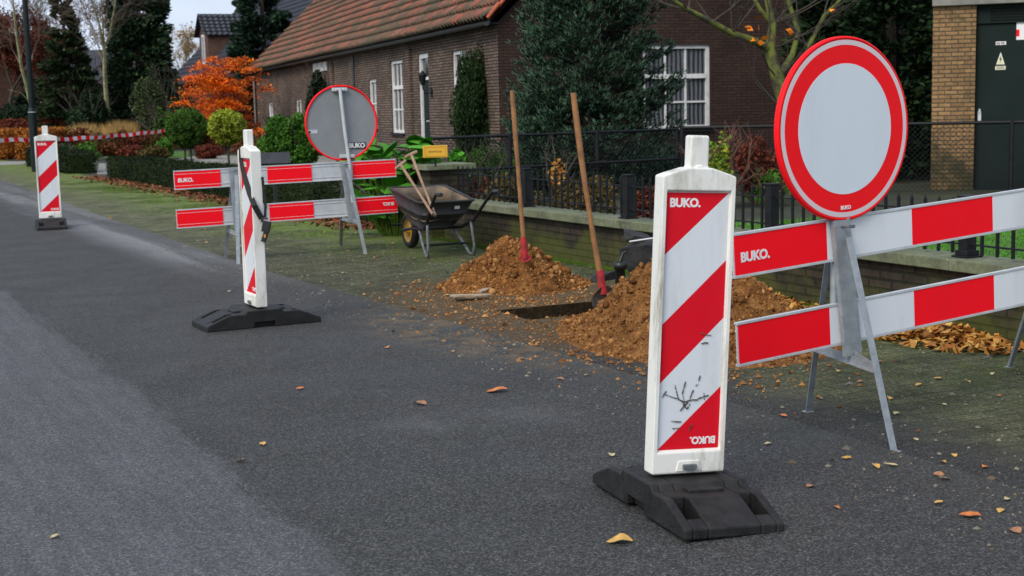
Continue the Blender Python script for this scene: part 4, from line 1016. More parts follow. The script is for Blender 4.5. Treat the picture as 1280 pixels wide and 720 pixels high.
def debris(name, px, n, seed):
    V = []; Fc = []; rr = np.random.default_rng(seed); k = 0
    while k < n:
        b, a = rr.uniform(3.2, 6.1), rr.uniform(2.5, 16)
        if PB0-.02 < b < PB1+.02 and PA0-.02 < a < PA1+.02: continue
        sz = .0025+rr.exponential(.003); p = S(b, a, .012); an = rr.uniform(0, 6.28); o = len(V); K = 4
        V += [(p.x+sz*math.cos(an+2*math.pi*i/K)*rr.uniform(.5, 1.6), p.y+sz*math.sin(an+2*math.pi*i/K)*rr.uniform(.5, 1.6), .008+.004*(b < 3.8)) for i in range(K)]+[(p.x, p.y, .012+.004*(b < 3.8)+sz*.4)]
        Fc += [(o+i, o+(i+1) % K, o+K) for i in range(K)]; k += 1
    return tag(npmesh('grit', np.array(V), 0, np.array(Fc), MT['grit']), 'fine grit and plant litter strewn over the mossy pavement', 'grit', kind='stuff')
debris('g', None, 5200, 5)

# pale splinters and broken slabs at the left of the farther heap
MT['pale_scrap'] = pm('pale wood scrap', (.42, .33, .24), (.22, .15, .09), 12, .8)
for i, (u, v, w, l, rz_) in enumerate(((592, 372, .10, .30, .3), (606, 366, .05, .22, 1.2), (578, 375, .05, .18, -.3))):
    p = G(u, v, .02); m = MB(); rr = random.Random(i)
    m.prism([(-l/2, -w*.4, 0), (-l*.1, -w/2, 0), (l/2, -w*.2, 0), (l*.4, w*.3, 0), (-.1*l, w/2, 0), (-l/2, w*.2, 0)], (0, 0, .012))
    o = m.build('wood_scrap', MT['pale_scrap'], loc=p+Vector((0, 0, .006+.01*i)), rotz=rz_); o.rotation_euler.x = .08
    tag(o, ('broad pale scrap of board lying left of the farther soil heap', 'narrow upright-turned pale splinter against the farther soil heap', 'small pale splinter farthest left of the farther soil heap')[i], 'scrap')

# black plastic parts and dark slabs behind the nearer heap
p = D(775, 334, 10.0); p.z = .07; t = thing('pipe_stub', p, 0, 'dark round pipe stub standing between the wall and the larger soil heap', 'pipe')
m = MB(); m.lathe([(.045, 0), (.045, .24), (.053, .24), (.053, .20), (.056, .20), (.056, .26), (.044, .26), (.04, .2), (.0, .2)], 24); t.scale = (.8, .8, .85); m.build('pipe', MT['black'], t)
MB().tube([(.0, 0, .26), (.03, .03, .33), (.06, .02, .34)], .012, 8).build('valve', MT['black'], t)
def rock(px, z, sz, sc, seed, label, mat='stone'):
    m = MB(); rr = random.Random(seed); import bmesh
    bm = bmesh.new(); bmesh.ops.create_icosphere(bm, subdivisions=3, radius=1)
    for v in bm.verts:
        k = 1+.35*nz(v.co+Vector((seed, 0, 0)), 1.3)+.08*nz(v.co, 6); v.co = Vector((max(-.75, min(.75, v.co.x*k)), max(-.7, min(.7, v.co.y*k)), max(-.6, min(.62, v.co.z*k))))
        v.co = Vector((v.co.x*sc[0], v.co.y*sc[1], v.co.z*sc[2]))
    me = bpy.data.meshes.new('rubble'); bm.to_mesh(me); bm.free(); me.materials.append(MT[mat])
    o = link('rubble_block', me, loc=D(px[0], px[1], px[2])); o.rotation_euler = (rr.uniform(-.3, .3), rr.uniform(-.3, .3), rr.uniform(0, 3)); return tag(o, label, 'rubble')
rock((812, 322, 10.35), 0, 0, (.26, .13, .20), 1, 'large dark lump of rubble between wall and larger soil heap, nearest the beacon')
rock((796, 297, 10.4), 0, 0, (.13, .09, .05), 2, 'dark flat lump topmost on the rubble beside the wall')
rock((755, 346, 10.4), 0, 0, (.18, .09, .05), 3, 'dark low lump left of the standing pipe stub')
rock((838, 318, 10.3), 0, 0, (.16, .12, .26), 5, 'dark lump of rubble mostly hidden behind the nearest beacon')
p = D(787, 302, 10.2); q_ = D(828, 296, 10.1); t = MB().tube([(0, 0, 0), q_-p], .006, 8).build('metal_rod', MT['alu'], loc=p); tag(t, 'thin pale metal rod lying across the dark rubble', 'rod')

# ---------- street lamp
p = G(45, 215); t = thing('lamp_post', (p.x, p.y, 0), 0, 'dark green lamp post at the left beside the hedge corner', 'lamp post')
MB().tube([(0, 0, 0), (0, 0, 1.55)], .105, 20).tube([(0, 0, 1.55), (0, 0, 1.66)], [.105, .072], 20).tube([(0, 0, 1.62), (0, 0, 7.2)], [.078, .055], 16).build('pole', MT['green_lamp'], t)
MB().box((0, -.105, .9), (.09, .012, .42)).build('hatch', MT['green_lamp'], t, bevel=.004)
MB().tube([(0, 0, 1.52), (0, 0, 1.535)], .108, 20).build('band', MT['alu'], t)
MB().tube([(0, 0, 7.15), (.1, -.1, 7.35), (.6, -.5, 7.45)], .03, 10).box((.75, -.62, 7.44), (.6, .2, .12)).build('lamp_head', MT['green_lamp'], t)

# ---------- barrier tape
T0, T1 = D(-40, 175, 34.5), D(214, 162.5, 43.5)
tp = MB(); nseg = 24*2; lenT = (T1-T0).length; K = 4; side_ = Vector((0, 0, 1))
def tpos(f):
    p = T0.lerp(T1, f); p.z += -.10*math.sin(f*math.pi)+.012*math.sin(f*40); return p
for i in range(nseg):
    for k in range(K):
        f0, f1 = (i+k/K)/nseg, (i+(k+1)/K)/nseg; a, b = tpos(f0), tpos(f1); w = .050
        h0 = Vector((.014*math.sin(f0*23), .014*math.cos(f0*23), w)); h1 = Vector((.014*math.sin(f1*23), .014*math.cos(f1*23), w))
        tp.add([a-h0, b-h1, b+h1, a+h0], [(0, 1, 2, 3)], i % 2, True)
o = tp.build('barrier_tape', [MT['board_white'], MT['board_red']]); tag(o, 'red and white barrier tape stretched across the far end of the street', 'tape')

# yellow plate by the pier
p = D(544, 190, 14.7); t = thing('yellow_plate', (p.x, p.y, .8), R(8), 'small yellow name plate above the brick pier between big green leaves', 'plate')
z_ = p.z-.8+.005
bd = MB().box((0, 0, z_), (.255, .012, .125)).build('board', MT['plate_yellow'], t, bevel=.004)
MB().box((0, .012, z_/2), (.02, .012, z_)).build('stake', MT['iron'], t)
m = MB()
for a, b, c, d in ((0, .048, .21, .003), (0, -.048, .21, .003), (-.105, 0, .003, .096), (.105, 0, .003, .096)): m.box((a, -.0075, z_+b), (c, .002, d))
m.build('border_line', pm('ochre print', (.45, .2, .02)), bd)
for i in range(7): MB().box((-.062+i*.02, -.0075, z_), (.012, .002, .016)).build('letter', pm('ochre print', (.35, .15, .02)) if i == 0 else bpy.data.materials['ochre print.001'], bd)

# letterbox-like slanted lid behind the hedge
p = G(344, 224, .0); Yb = 18.3; c_ = D(343, 198, Yb); t = thing('slanted_lid', (c_.x, c_.y, 0), R(14), 'slanted dark grey lid on a short post behind the clipped hedge', 'lid')
z_ = c_.z; m = MB(); m.box((0, 0, z_), (.40, .22, .022), rot=Matrix.Rotation(R(38), 3, 'X')).build('lid', pm('slate grey lid', (.018, .02, .023), (.035, .037, .042), 5, .7), t, bevel=.004)
MB().box((-.13, .07, z_-.06), (.12, .12, .12)).build('box', MT['black'], t); MB().box((0, .08, z_/2-.05), (.05, .05, z_-.1)).build('post', MT['black'], t)

# ================================================================== VEGETATION
LM = {}
LM['spruce'] = leafmat('spruce shoots', [(.004, .012, .006), (.010, .027, .015), (.026, .060, .036), (.006, .016, .008)], .6)
LM['spruce_tip'] = leafmat('spruce tips', [(.035, .08, .046), (.11, .20, .125), (.06, .12, .07)], .6)
LM['yew'] = leafmat('yew leaves', [(.008, .020, .008), (.018, .040, .012), (.03, .06, .018)], .55)
LM['dark_conifer'] = leafmat('dark conifer leaves', [(.007, .016, .009), (.014, .032, .015), (.028, .055, .022)], .6)
LM['blue_conifer'] = leafmat('blue green conifer leaves', [(.010, .024, .016), (.022, .050, .034), (.035, .075, .05)], .6)
LM['brown_conifer'] = leafmat('brownish conifer leaves', [(.022, .022, .013), (.04, .038, .02), (.05, .032, .024), (.018, .032, .012)], .6)
LM['far_conifer'] = leafmat('far dark conifer leaves', [(.014, .030, .013), (.032, .060, .024), (.055, .10, .04)], .7)  # lighter copy of the dark conifer greens, distance haze put into the colour
LM['hedge'] = leafmat('box hedge leaves', [(.004, .010, .003), (.010, .020, .005), (.020, .035, .008), (.007, .015, .004)], .5)
LM['bush'] = leafmat('laurel green leaves', [(.022, .075, .010), (.055, .16, .02), (.11, .27, .03), (.035, .10, .012)], .45)
LM['ball_green'] = leafmat('clipped ball leaves', [(.020, .060, .010), (.05, .12, .016), (.10, .20, .03)], .5)
LM['ball_yellow'] = leafmat('yellow green ball leaves', [(.12, .18, .018), (.30, .38, .03), (.50, .54, .07)], .5)
LM['maple'] = leafmat('orange maple leaves', [(.62, .085, .006), (.85, .17, .010), (.92, .28, .02), (.66, .045, .006)], .5)
LM['beech'] = leafmat('orange brown beech leaves', [(.16, .055, .012), (.34, .12, .02), (.48, .17, .03)], .6)
LM['rust'] = leafmat('rust brown leaves', [(.06, .022, .012), (.12, .042, .018), (.20, .07, .022)], .6)
LM['rust_red'] = leafmat('red brown leaves', [(.055, .014, .010), (.13, .03, .018), (.20, .05, .025)], .6)
LM['ochre'] = leafmat('ochre grass blades', [(.22, .13, .045), (.40, .26, .10), (.30, .17, .05)], .7)
LM['olive'] = leafmat('olive leaves', [(.035, .055, .022), (.06, .085, .035), (.09, .12, .05)], .6)
LM['lime'] = leafmat('yellow green shrub leaves', [(.30, .34, .03), (.16, .28, .02), (.10, .20, .03), (.45, .40, .04)], .5)
LM['hosta'] = leafmat('big green leaves', [(.045, .20, .015), (.09, .34, .03), (.06, .25, .02), (.13, .40, .05)], .4, .5)
LM['grass'] = leafmat('grass blades', [(.045, .16, .01), (.08, .26, .02), (.11, .32, .03)], .6)
LM['moss'] = leafmat('moss tufts', [(.05, .11, .01), (.09, .17, .015), (.07, .10, .02)], .8)
LM['litter'] = leafmat('fallen leaf litter', [(.42, .16, .03), (.55, .27, .06), (.30, .10, .025), (.62, .38, .10), (.22, .09, .03), (.50, .20, .035)], .6)
LM['litter_brown'] = leafmat('brown leaf litter', [(.12, .042, .022), (.20, .075, .035), (.28, .11, .05), (.09, .035, .02)], .7)
LM['drybed'] = leafmat('dry bed foliage', [(.06, .055, .018), (.11, .085, .03), (.16, .09, .03), (.05, .07, .02)], .7)
MT['bark'] = pm('dark bark', (.035, .028, .02), (.07, .055, .04), 12, .9, 0, .6, 40)
MT['bark_moss'] = pm('mossy bark', (.05, .045, .028), (.14, .16, .025), 5, .9, 0, .6, 40, .4, .55)
MT['bark_birch'] = pm('birch bark with yellow lichen', (.46, .42, .24), (.20, .16, .09), 4, .8, 0, .4, 30, .45, .68)
MT['twig'] = pm('bare twigs', (.10, .062, .05), (.15, .11, .085), 2, .9)
MT['twig_red'] = pm('reddish bare twigs', (.10, .04, .028), (.15, .065, .04), 2, .9)
MT['twig_pale'] = pm('pale twigs', (.30, .27, .22), (.20, .17, .14), 2, .9)

def rootthing(name, P, label, cat, group=None): 
    P = Vector(P); return thing(name, (P.x, P.y, 0), 0, label, cat, group)
def grow(p, d, L, r, depth, out, spread=.5, up=.15, n=(2, 4), shrink=.68, droop=0, k=4, rr=random):
    p = Vector(p); d = Vector(d).normalized()
    for i in range(k):
        nd = (d+Vector((rr.gauss(0, .10), rr.gauss(0, .10), rr.gauss(0, .06)+up*.25-droop*.2))).normalized(); q = p+nd*(L/k); r1 = r*(.90 if depth else .8)
        out.append((tuple(p), tuple(q), r, r1)); p, d, r = q, nd, r1
        if depth > 0 and i >= 1:
            for _ in range(rr.randint(0, 1) if i < k-1 else rr.randint(*n)):
                a = Vector((rr.gauss(0, 1), rr.gauss(0, 1), rr.gauss(0, .5)+up)).normalized(); nd2 = (d+a*spread*rr.uniform(.7, 1.3)).normalized()
                grow(p, nd2, L*shrink*rr.uniform(.75, 1.2), r*.62, depth-1, out, spread, up, n, shrink, droop, k, rr)
def segleaves(out, n, jit, rmax):
    tips = [s for s in out if s[2] < rmax]; idx = rng.integers(0, len(tips), n)
    A = np.array([tips[i][0] for i in idx]); B = np.array([tips[i][1] for i in idx]); return A+(B-A)*rng.uniform(0, 1, (n, 1))+rng.normal(size=(n, 3))*jit

def bush(name, u, vt, vb, wpx, Y, label, mat, cat='bush', n=3500, L=.05, depth=None, group=None, stem=True, k=26, cr=.4, z0=None, twig='bark', shell=.55, asp=.6):
    """shrub seen between pixel rows vt (top) and vb, width wpx at depth Y"""
    T_ = D(u, vt, Y); zb = 0 if z0 is None else z0; w = wpx/F*Y/2; h = (T_.z-zb)/2
    t = rootthing(name, T_, label, cat, group); c = (0, 0, zb+h)
    P_ = clumpy(n, c, (w, depth or w, h), k, cr, shell)
    P_ = P_[P_[:, 2] > 0.01]
    leaves('foliage', P_, L, mat, t, asp)
    core = clumpy(n//3, c, (w*.75, (depth or w)*.75, h*.8), k, cr, .1); core = core[core[:, 2] > .01]
    if stem:
        out = []; rr = random.Random(int(u*7+vt))
        for i in range(5): grow((rr.uniform(-.05, .05), rr.uniform(-.05, .05), 0), (rr.gauss(0, .4), rr.gauss(0, .4), 1), T_.z*.62, .02+.012*T_.z, 2, out, .7, .1, (1, 3), .6, rr=rr)
        segs('stem', out, MT[twig], t)
    return t
def conifer(name, u, vbase, Y, H, rad, label, mat, n=9000, L=.22, z0=.3, power=.8, trunkr=.16, dens=None, lean=0, group=None, topw=.02, droop=.25, mat2=None):
    B = D(u, 200, Y); t = rootthing(name, B, label, 'conifer', group)
    tr = MB(); tr.tube([(0, 0, 0), (lean*.3, 0, H*.4), (lean, 0, H*.97)], [trunkr, trunkr*.6, .02], 10).build('trunk', MT['bark'], t)
    f = 1-rng.uniform(0, 1, n)**.62*.999; z = z0+(H-z0)*f; nb = int(80+H*34); az = rng.uniform(0, 6.283, nb); zf = rng.uniform(0, 1, nb)
    i = rng.integers(0, nb, n); zf_ = np.clip(1-(1-zf[i])*1.0, 0, 1)
    zf_ = (1-np.sqrt(rng.uniform(0, 1, nb)))[i]
    Rr = rad*((1-zf_)**power+topw); Rr *= (1+.18*np.sin(az*5+zf*20))[i]
    q = rng.uniform(.25, 1, n)**.6; a = az[i]+rng.normal(size=n)*.16
    x = np.cos(a)*Rr*q; y = np.sin(a)*Rr*q; zz = z0+(H-z0)*zf_-droop*Rr*q+.12*rad*q**2+rng.normal(size=n)*.05*H/6
    P_ = np.stack([x+lean*zf_, y, np.clip(zz, .05, None)], 1); dirs = np.stack([np.cos(a), np.sin(a), np.full(n, .15)], 1)
    if mat2: 
        s = rng.uniform(size=n) < .35; leaves('crown', P_[~s], L, mat, t, .42, dirs[~s]); leaves('crown', P_[s], L, mat2, t, .42, dirs[s])
    else: leaves('crown', P_, L, mat, t, .42, dirs)
    return t

# --- spruce behind the mesh fence
SPY = 23.4; c = D(737, 200, SPY); t = rootthing('spruce_tree', c, 'big blue green spruce behind the mesh fence, in front of the farmhouse gable', 'conifer')
MB().tube([(0, 0, 0), (0, 0, 3), (0.05, 0, 6.0)], [.13, .09, .02], 10).build('trunk', MT['bark'], t)
P_ = []; Dn = []; TP = []; TD = []; BR = []
rr = random.Random(5)
for i in range(430):
    f = rr.random()**1.1; z = .25+5.4*f; a = rr.uniform(0, 6.283); Rb = 1.42*(1-f)**.55*rr.uniform(.78, 1.1)*(1+.12*math.sin(3*a+z))
    if Rb < .1: continue
    o = Vector((math.cos(a), math.sin(a), 0)); prev = Vector((0, 0, z)); ns = max(3, int(Rb/.11))
    for k in range(1, ns+1):
        q = k/ns; pt = o*Rb*q+Vector((rr.gauss(0, .02), rr.gauss(0, .02), z-.16*Rb*math.sin(q*2.6)+.22*q*q*Rb))
        BR.append((tuple(prev), tuple(pt), .016*(1-q)+.004, .016*(1-q)+.003)); prev = pt
        if q < .3: continue
        for s in (-1, 1):
            sd = Vector((-o.y, o.x, 0))*s; wl_ = (.10+.30*(1-q)+.06)*min(1, Rb)*rr.uniform(.6, 1.2)
            e = pt+sd*wl_+o*wl_*.7+Vector((0, 0, rr.uniform(-.03, .10)))
            for j in range(8):
                g = pt.lerp(e, (j+.5)/8)+Vector((rr.gauss(0, .02), rr.gauss(0, .02), rr.gauss(0, .02))); P_.append(tuple(g)); Dn.append(tuple((e-pt).normalized()+Vector((rr.gauss(0, .35), rr.gauss(0, .35), .35+rr.gauss(0, .3)))))
            if q > .45:
                for _ in range(3): TP.append(tuple(e+Vector((rr.gauss(0, .03), rr.gauss(0, .03), rr.gauss(0, .02))))); TD.append(tuple((sd*.6+o*.8+Vector((rr.gauss(0, .3), rr.gauss(0, .3), 1.1+rr.gauss(0, .3))))))
        P_.append(tuple(pt)); Dn.append(tuple(o+Vector((0, 0, .4))))
    TP.append(tuple(prev)); TD.append(tuple(o*.7+Vector((0, 0, 1))))
segs('branch', BR, MT['bark'], t); sprigs('crown', np.array(P_), np.array(Dn)+[0, 0, .25], rng.uniform(.06, .12, len(P_)), .0125, LM['spruce'], t)
sprigs('shoot_tips', np.array(TP), np.array(TD), rng.uniform(.06, .14, len(TP)), .007, LM['spruce_tip'], t)

# --- dark conifers on the right
def rightcon(u, Y, H, rad, label, n=16000): return conifer('dark_conifer', u, 0, Y, H, rad, label, LM['dark_conifer'], n, .17, .1, .45, .12, mat2=LM['yew'], droop=.1)
rightcon(1112, 24.3, 8.5, 1.05, 'dense dark conifer right behind the large round sign, next to the substation')
rightcon(1050, 25.6, 8.0, 1.0, 'dense dark conifer behind the upper left of the large round sign')
rightcon(1178, 26.5, 8.5, 1.2, 'dense dark conifer directly left of the yellow brick substation, at its back')
# --- yew column at the farmhouse
c = D(592, 150, 28.9); t = rootthing('yew_column', c, 'dark columnar yew clipped beside the farmhouse corner window', 'conifer')
c2_ = D(592, 60, 28.9); P_ = clumpy(20000, (0, 0, c2_.z/2+.05), (.44, .44, c2_.z/2), 130, .3, .6); P_ = P_[P_[:, 2] > .02]; leaves('foliage', P_, .075, LM['yew'], t, .35, np.tile([0, 0, 1.], (len(P_), 1)))
MB().tube([(0, 0, 0), (0, 0, 1.6)], [.07, .03], 8).build('stem', MT['bark'], t)
bush('ivy_bush', 400, 88, 160, 40, 44.6, 'dark ivy bush climbing the farmhouse wall under the small loft hatch', LM['dark_conifer'], n=9000, L=.12, depth=.55)
bush('round_juniper', 603, 181, 210, 88, 21.0, 'feathery green low juniper behind the mesh fence left of the spruce', LM['ball_green'], n=7000, L=.06, asp=.25)
# bush that fills the low space under the spruce and along the fence
bush('low_shrub', 700, 192, 210, 150, 20.9, 'low dark shrub under the spruce behind the mesh fence', LM['dark_conifer'], n=8000, L=.06, depth=.4)
bush('low_shrub', 815, 178, 210, 110, 22.6, 'dark low shrub at the right foot of the spruce', LM['blue_conifer'], n=8000, L=.07, depth=.5, asp=.3)
# dry low planting between wall and fence
for i, (u, vt, w, Y, mt, lb) in enumerate(((640, 214, 90, 16.8, 'drybed', 'olive brown low planting behind the railing, left of the two shovel shafts'), (730, 216, 90, 16.2, 'drybed', 'olive brown low planting behind the railing, between the shovel shafts'), (600, 222, 60, 17.5, 'rust', 'rust brown low planting behind the railing next to the pier'), (812, 232, 60, 15.3, 'rust_red', 'reddish low planting behind the railing, right of the second shovel shaft'))):
    bush('bedding_plant', u, vt, 260, w, Y, lb, LM[mt], cat='plant', n=2600, L=.055, depth=.35, stem=False)
bush('heuchera_tuft', 697, 183, 210, 26, 19.3, 'small tuft of red and cream leaves in front of the spruce', LM['litter'], cat='plant', n=130, L=.075, k=9)
# yellow-green autumn shrub
for u, vt, w, Y, mt, n, lb in ((900, 158, 40, 18.6, 'lime', 620, 'thin shrub with yellow green leaves left of the large round sign, behind the railing'), (948, 170, 66, 19.5, 'rust_red', 1500, 'dark red brown shrub partly behind the large round sign'), (962, 205, 60, 18.9, 'bush', 420, 'green leaved shrub low at the left rim of the large round sign')):
    bush('garden_shrub', u, vt, 250, w, Y, lb, LM[mt], n=n, L=.075, depth=.3, k=22, cr=.35, twig='twig_red')
# --- deciduous mossy tree
TY = 22.6; base_ = D(985, 250, TY); t = rootthing('mossy_tree', base_, 'small bare tree with mossy branches and few orange leaves above the railing', 'tree')
iv = inv(t)
def pxt(pts, r, Y=TY): return [D(u, v, Y+dy)-Vector((0, 0, 0)) for u, v, dy in pts]
m = MB()
limbs = [([(990, 262, 0), (988, 200, 0), (984, 140, 0), (972, 98, 0), (962, 62, 0), (966, 30, .1), (958, -6, .1)], [.13, .12, .115, .11, .09, .06, .05]),
         ([(962, 62, 0), (945, 52, -.2), (915, 42, -.4), (890, 28, -.6), (860, 12, -.8), (826, -8, -1)], [.07, .06, .05, .045, .035, .03]),
         ([(972, 98, 0), (990, 70, .3), (998, 40, .4), (985, 0, .5)], [.07, .05, .04, .035]), ([(966, 30, .1), (950, 12, 0), (938, -10, 0)], [.045, .035, .03]),
         ([(984, 140, 0), (1002, 110, .3), (1010, 60, .5), (1030, 20, .6), (1060, -10, .7)], [.06, .05, .04, .03, .02])]
OUT = []
for pts, rs in limbs:
    m.tube(pxt(pts, 0), rs, 9)
    rr = random.Random(len(pts))
    for k in range(2, len(pts)):
        p = D(pts[k][0], pts[k][1], TY+pts[k][2])
        for _ in range(3): grow(p, (rr.gauss(0, 1), rr.gauss(0, .6), .7), .8, .016, 2, OUT, .5, .2, (1, 2), .7, rr=rr)
m.build('trunk', MT['bark_moss'], t, pinv=iv); segs('twig', OUT, MT['bark'], t, pinv=iv)
P_ = np.array([tuple(D(u, v, TY-.3)) for u, v in ((937, 36), (948, 22), (949, 34), (940, 50), (950, 50), (956, 48), (965, 46), (987, 39), (988, 41), (951, 53), (935, 34), (1040, 12))])
for q in P_: leaves('leaf', q[None], .13, LM['maple'], t, .6, pinv=iv)

# --- big green leaves by the pier
t = rootthing('broadleaf_plant', D(494, 230, 15.7), 'clump of big glossy green leaves between hedge and brick pier', 'plant')
rr = random.Random(2); m = MB(); st_ = MB()
for i in range(115):
    a = rr.uniform(0, 6.283); el = rr.uniform(.15, 1.25); L_ = rr.uniform(.22, .40); z = rr.uniform(.15, .80); o = Vector((math.cos(a), math.sin(a), 0))
    b0 = Vector((rr.uniform(-.40, .45), rr.uniform(-.22, .22), z*1.25)); d = o*math.cos(el)+Vector((0, 0, math.sin(el))); s = Vector((-o.y, o.x, 0)); nrm = d.cross(s)
    rows = []
    for k in range(6):
        f = k/5; w = L_*.30*math.sin(math.pi*min(1, f*.9+.08))**.8; c_ = b0+d*L_*f-Vector((0, 0, L_*.38*f*f)); rows += [c_-s*w-nrm*w*.35, c_+nrm*.0, c_+s*w-nrm*w*.35]
    fs = []
    for k in range(5):
        for j in range(2): fs.append((k*3+j, k*3+j+1, k*3+j+4, k*3+j+3))
    m.add(rows, fs, 0, True); st_.tube([(b0.x*.4, b0.y*.4, 0), b0], .006, 5)
m.build('foliage', LM['hosta'], t); st_.build('stem', LM['moss'], t)
bush('leafy_plant', 478, 196, 240, 40, 16.6, 'low green leafy plant directly left of the big glossy leaves', LM['bush'], cat='plant', n=900, L=.09)
bush('leafy_plant', 570, 180, 210, 34, 17.2, 'green leafy plant right behind the yellow plate', LM['hosta'], cat='plant', n=500, L=.10)

# --- hedges
def hedge(name, b0, b1, a0, a1, h, mat, label, dens=1500, L=.035, jit=.025, seed=1):
    t = thing(name, S((b0+b1)/2, (a0+a1)/2, 0), TH, label, 'hedge'); w, l = b1-b0, a1-a0
    m = MB().box((0, 0, h/2-.02), (w-.09, l-.09, h-.07)); m.build('inner_growth', mat, t)
    P_ = []; areas = ((w*l, 't'), (l*h, 'l'), (l*h, 'r'), (w*h, 'f'), (w*h, 'b')); 
    for A_, k in areas:
        n = int(A_*dens); u = rng.uniform(-.5, .5, n); v = rng.uniform(-.5, .5, n); q = rng.normal(size=n)*jit
        if k == 't': P_.append(np.stack([u*w, v*l, h+q], 1))
        elif k in 'lr': P_.append(np.stack([(w/2 if k == 'r' else -w/2)+q, u*l, (v+.5)*h], 1))
        else: P_.append(np.stack([u*w, (l/2 if k == 'b' else -l/2)+q, (v+.5)*h], 1))
    P_ = np.concatenate(P_); k = np.sin(P_[:, 1]*2.1)*.012+np.sin(P_[:, 1]*5.3)*.008; P_[:, 2] += k*(P_[:, 2] > h*.8); P_[:, 0] += k
    leaves('foliage', P_, L, mat, t, .6); return t
hedge('clipped_hedge', 6.2, 6.90, 15.8, 32.6, .46, LM['hedge'], 'long low clipped dark green hedge behind the farther barrier')
hedge('clipped_hedge', 5.9, 6.55, 35.9, 43, .52, LM['hedge'], 'shorter clipped dark hedge beyond the gap, next to the lamp post', dens=900, L=.05)
def hedgepx(name, ul, ur, vt, Y, dep, label, mat, dens=350, L=.10, h=None, cat='hedge'):
    A_, B_ = D(ul, vt, Y), D(ur, vt, Y); t = thing(name, ((A_.x+B_.x)/2, Y+dep/2, 0), 0, label, cat); w = B_.x-A_.x; hh_ = h or A_.z
    MB().box((0, 0, hh_/2), (w-.15, dep-.15, hh_-.12)).build('inner_growth', mat, t)
    n = int((w*hh_*2+w*dep+2*dep*hh_)*dens); P_ = rng.uniform(-.5, .5, (n, 3)); k = rng.choice(3, n, p=[.5, .3, .2]); s = np.sign(rng.normal(size=n))*.5
    P_[k == 0, 1] = s[k == 0]; P_[k == 1, 2] = .5; P_[k == 2, 0] = s[k == 2]; P_ += rng.normal(size=(n, 3))*.03/np.array([max(w, 1), 1, 1])
    leaves('foliage', (P_+[0, 0, .5])*[w, dep, hh_], L, mat, t, .65); return t
hedgepx('beech_hedge', 19, 43, 163.5, 47, 3.2, 'orange brown beech hedge block left of the lamp post', LM['beech'], 500, .09)
hedgepx('beech_hedge', -40, 8, 165, 48, 3, 'orange brown beech hedge cut by the left edge of the photo', LM['beech'], 400, .1)
hedgepx('far_hedge', -60, 96, 152.5, 62, 1.2, 'long dark red brown hedge at the back, left', LM['rust_red'], 260, .12)
hedgepx('far_hedge', 196, 330, 160, 58, 1.2, 'brown hedge behind the clipped ball trees', LM['rust'], 200, .12)

# --- round bush and ball trees
bush('round_bush', 360, 137, 205, 76, 30.5, 'big rounded fresh green bush behind the hedge and left of the grey sign', LM['bush'], n=26000, L=.06, k=120, cr=.22, shell=.85)
def ball(u, v, rpx, Y, mat, label, stems):
    c_ = D(u, v, Y); r_ = rpx/F*Y; t = rootthing('ball_tree', c_, label, 'topiary tree'); P_ = clumpy(13000, (0, 0, c_.z), (r_, r_, r_*.92), 140, .18, .9)
    leaves('crown', P_, .055, mat, t, .6); P_ = ell(1500, (0, 0, c_.z), (r_*.8, r_*.8, r_*.75), .4); leaves('crown', P_, .07, mat, t, .6)
    for dx in stems: MB().tube([(dx, 0, 0), (dx*.6, 0, c_.z)], [.03, .025], 8).build('trunk', MT['bark'], t)
ball(233, 160, 27, 37.5, LM['ball_green'], 'dark green clipped ball tree on two stems at the end of the tape', (-.08, .10))
ball(284, 159, 24, 34.5, LM['ball_yellow'], 'yellow green clipped ball tree on one stem in front of the orange maple', (0,))
# --- orange maple
c_ = D(281, 150, 50); t = rootthing('maple_tree', c_, 'bright orange maple at the left corner of the farmhouse', 'tree'); P_ = []
rr = random.Random(9); px = 50/F
for i in range(80):
    uu = rr.gauss(0, 1)*24*px; zz = rr.uniform(.75, 3.25); w_ = 1.38*(1-((zz-1.6)/2.0)**2*.65 if zz > 1.6 else 1.0); uu = max(-w_, min(w_, uu)); yy = rr.uniform(-1, 1)*w_*.8
    n = 190; cl = np.array([uu, yy, zz])+rng.normal(size=(n, 3))*[.22, .22, .055]; cl[:, 2] -= .25*((cl[:, 0]-uu)**2+(cl[:, 1]-yy)**2)*2; P_.append(cl)
leaves('crown', np.concatenate(P_), .10, LM['maple'], t, .5, flat=.35)
out = []; 
for i in range(4): grow((0, 0, .0), (rr.gauss(0, .35), rr.gauss(0, .3), 1), 1.6, .045, 3, out, .6, .15, (2, 3), .65, rr=rr)
segs('trunk', out, MT['bark'], t)

# --- bed of perennials and grasses, left
beds = [(84, 163, 40, 50, 'rust', 'rust coloured perennial clump right beside the lamp post'), (104, 160, 34, 54, 'rust_red', 'dark red perennial clump under the right birch, left side'), (125, 166, 36, 49, 'drybed', 'olive brown perennial clump in front of the right birch'),
        (150, 162, 40, 53, 'rust', 'rust coloured perennial clump right of the right birch'), (172, 165, 34, 50, 'rust_red', 'dark red perennial clump under the middle of the tape'), (196, 166, 36, 52, 'drybed', 'olive brown perennial clump near the tape end'),
        (110, 178, 34, 45, 'bush', 'fresh green perennial clump behind the shorter hedge'), (140, 176, 36, 46, 'rust', 'rust coloured perennial clump under the tape, middle of the bed'), (165, 180, 34, 44, 'rust_red', 'dark red perennial clump behind the long hedge, left'),
        (190, 182, 40, 43, 'drybed', 'olive perennial clump behind the long hedge, near the dark ball tree'), (258, 180, 40, 44, 'rust_red', 'dark red perennial clump between the two ball trees'), (310, 174, 44, 46, 'rust', 'rust coloured perennial clump between the ball tree and round bush'), (85, 178, 26, 44, 'olive', 'grey green perennial clump behind the nearest hedge end by the lamp'),
        (206, 172, 24, 47, 'bush', 'fresh green perennial clump left under the dark ball tree')]
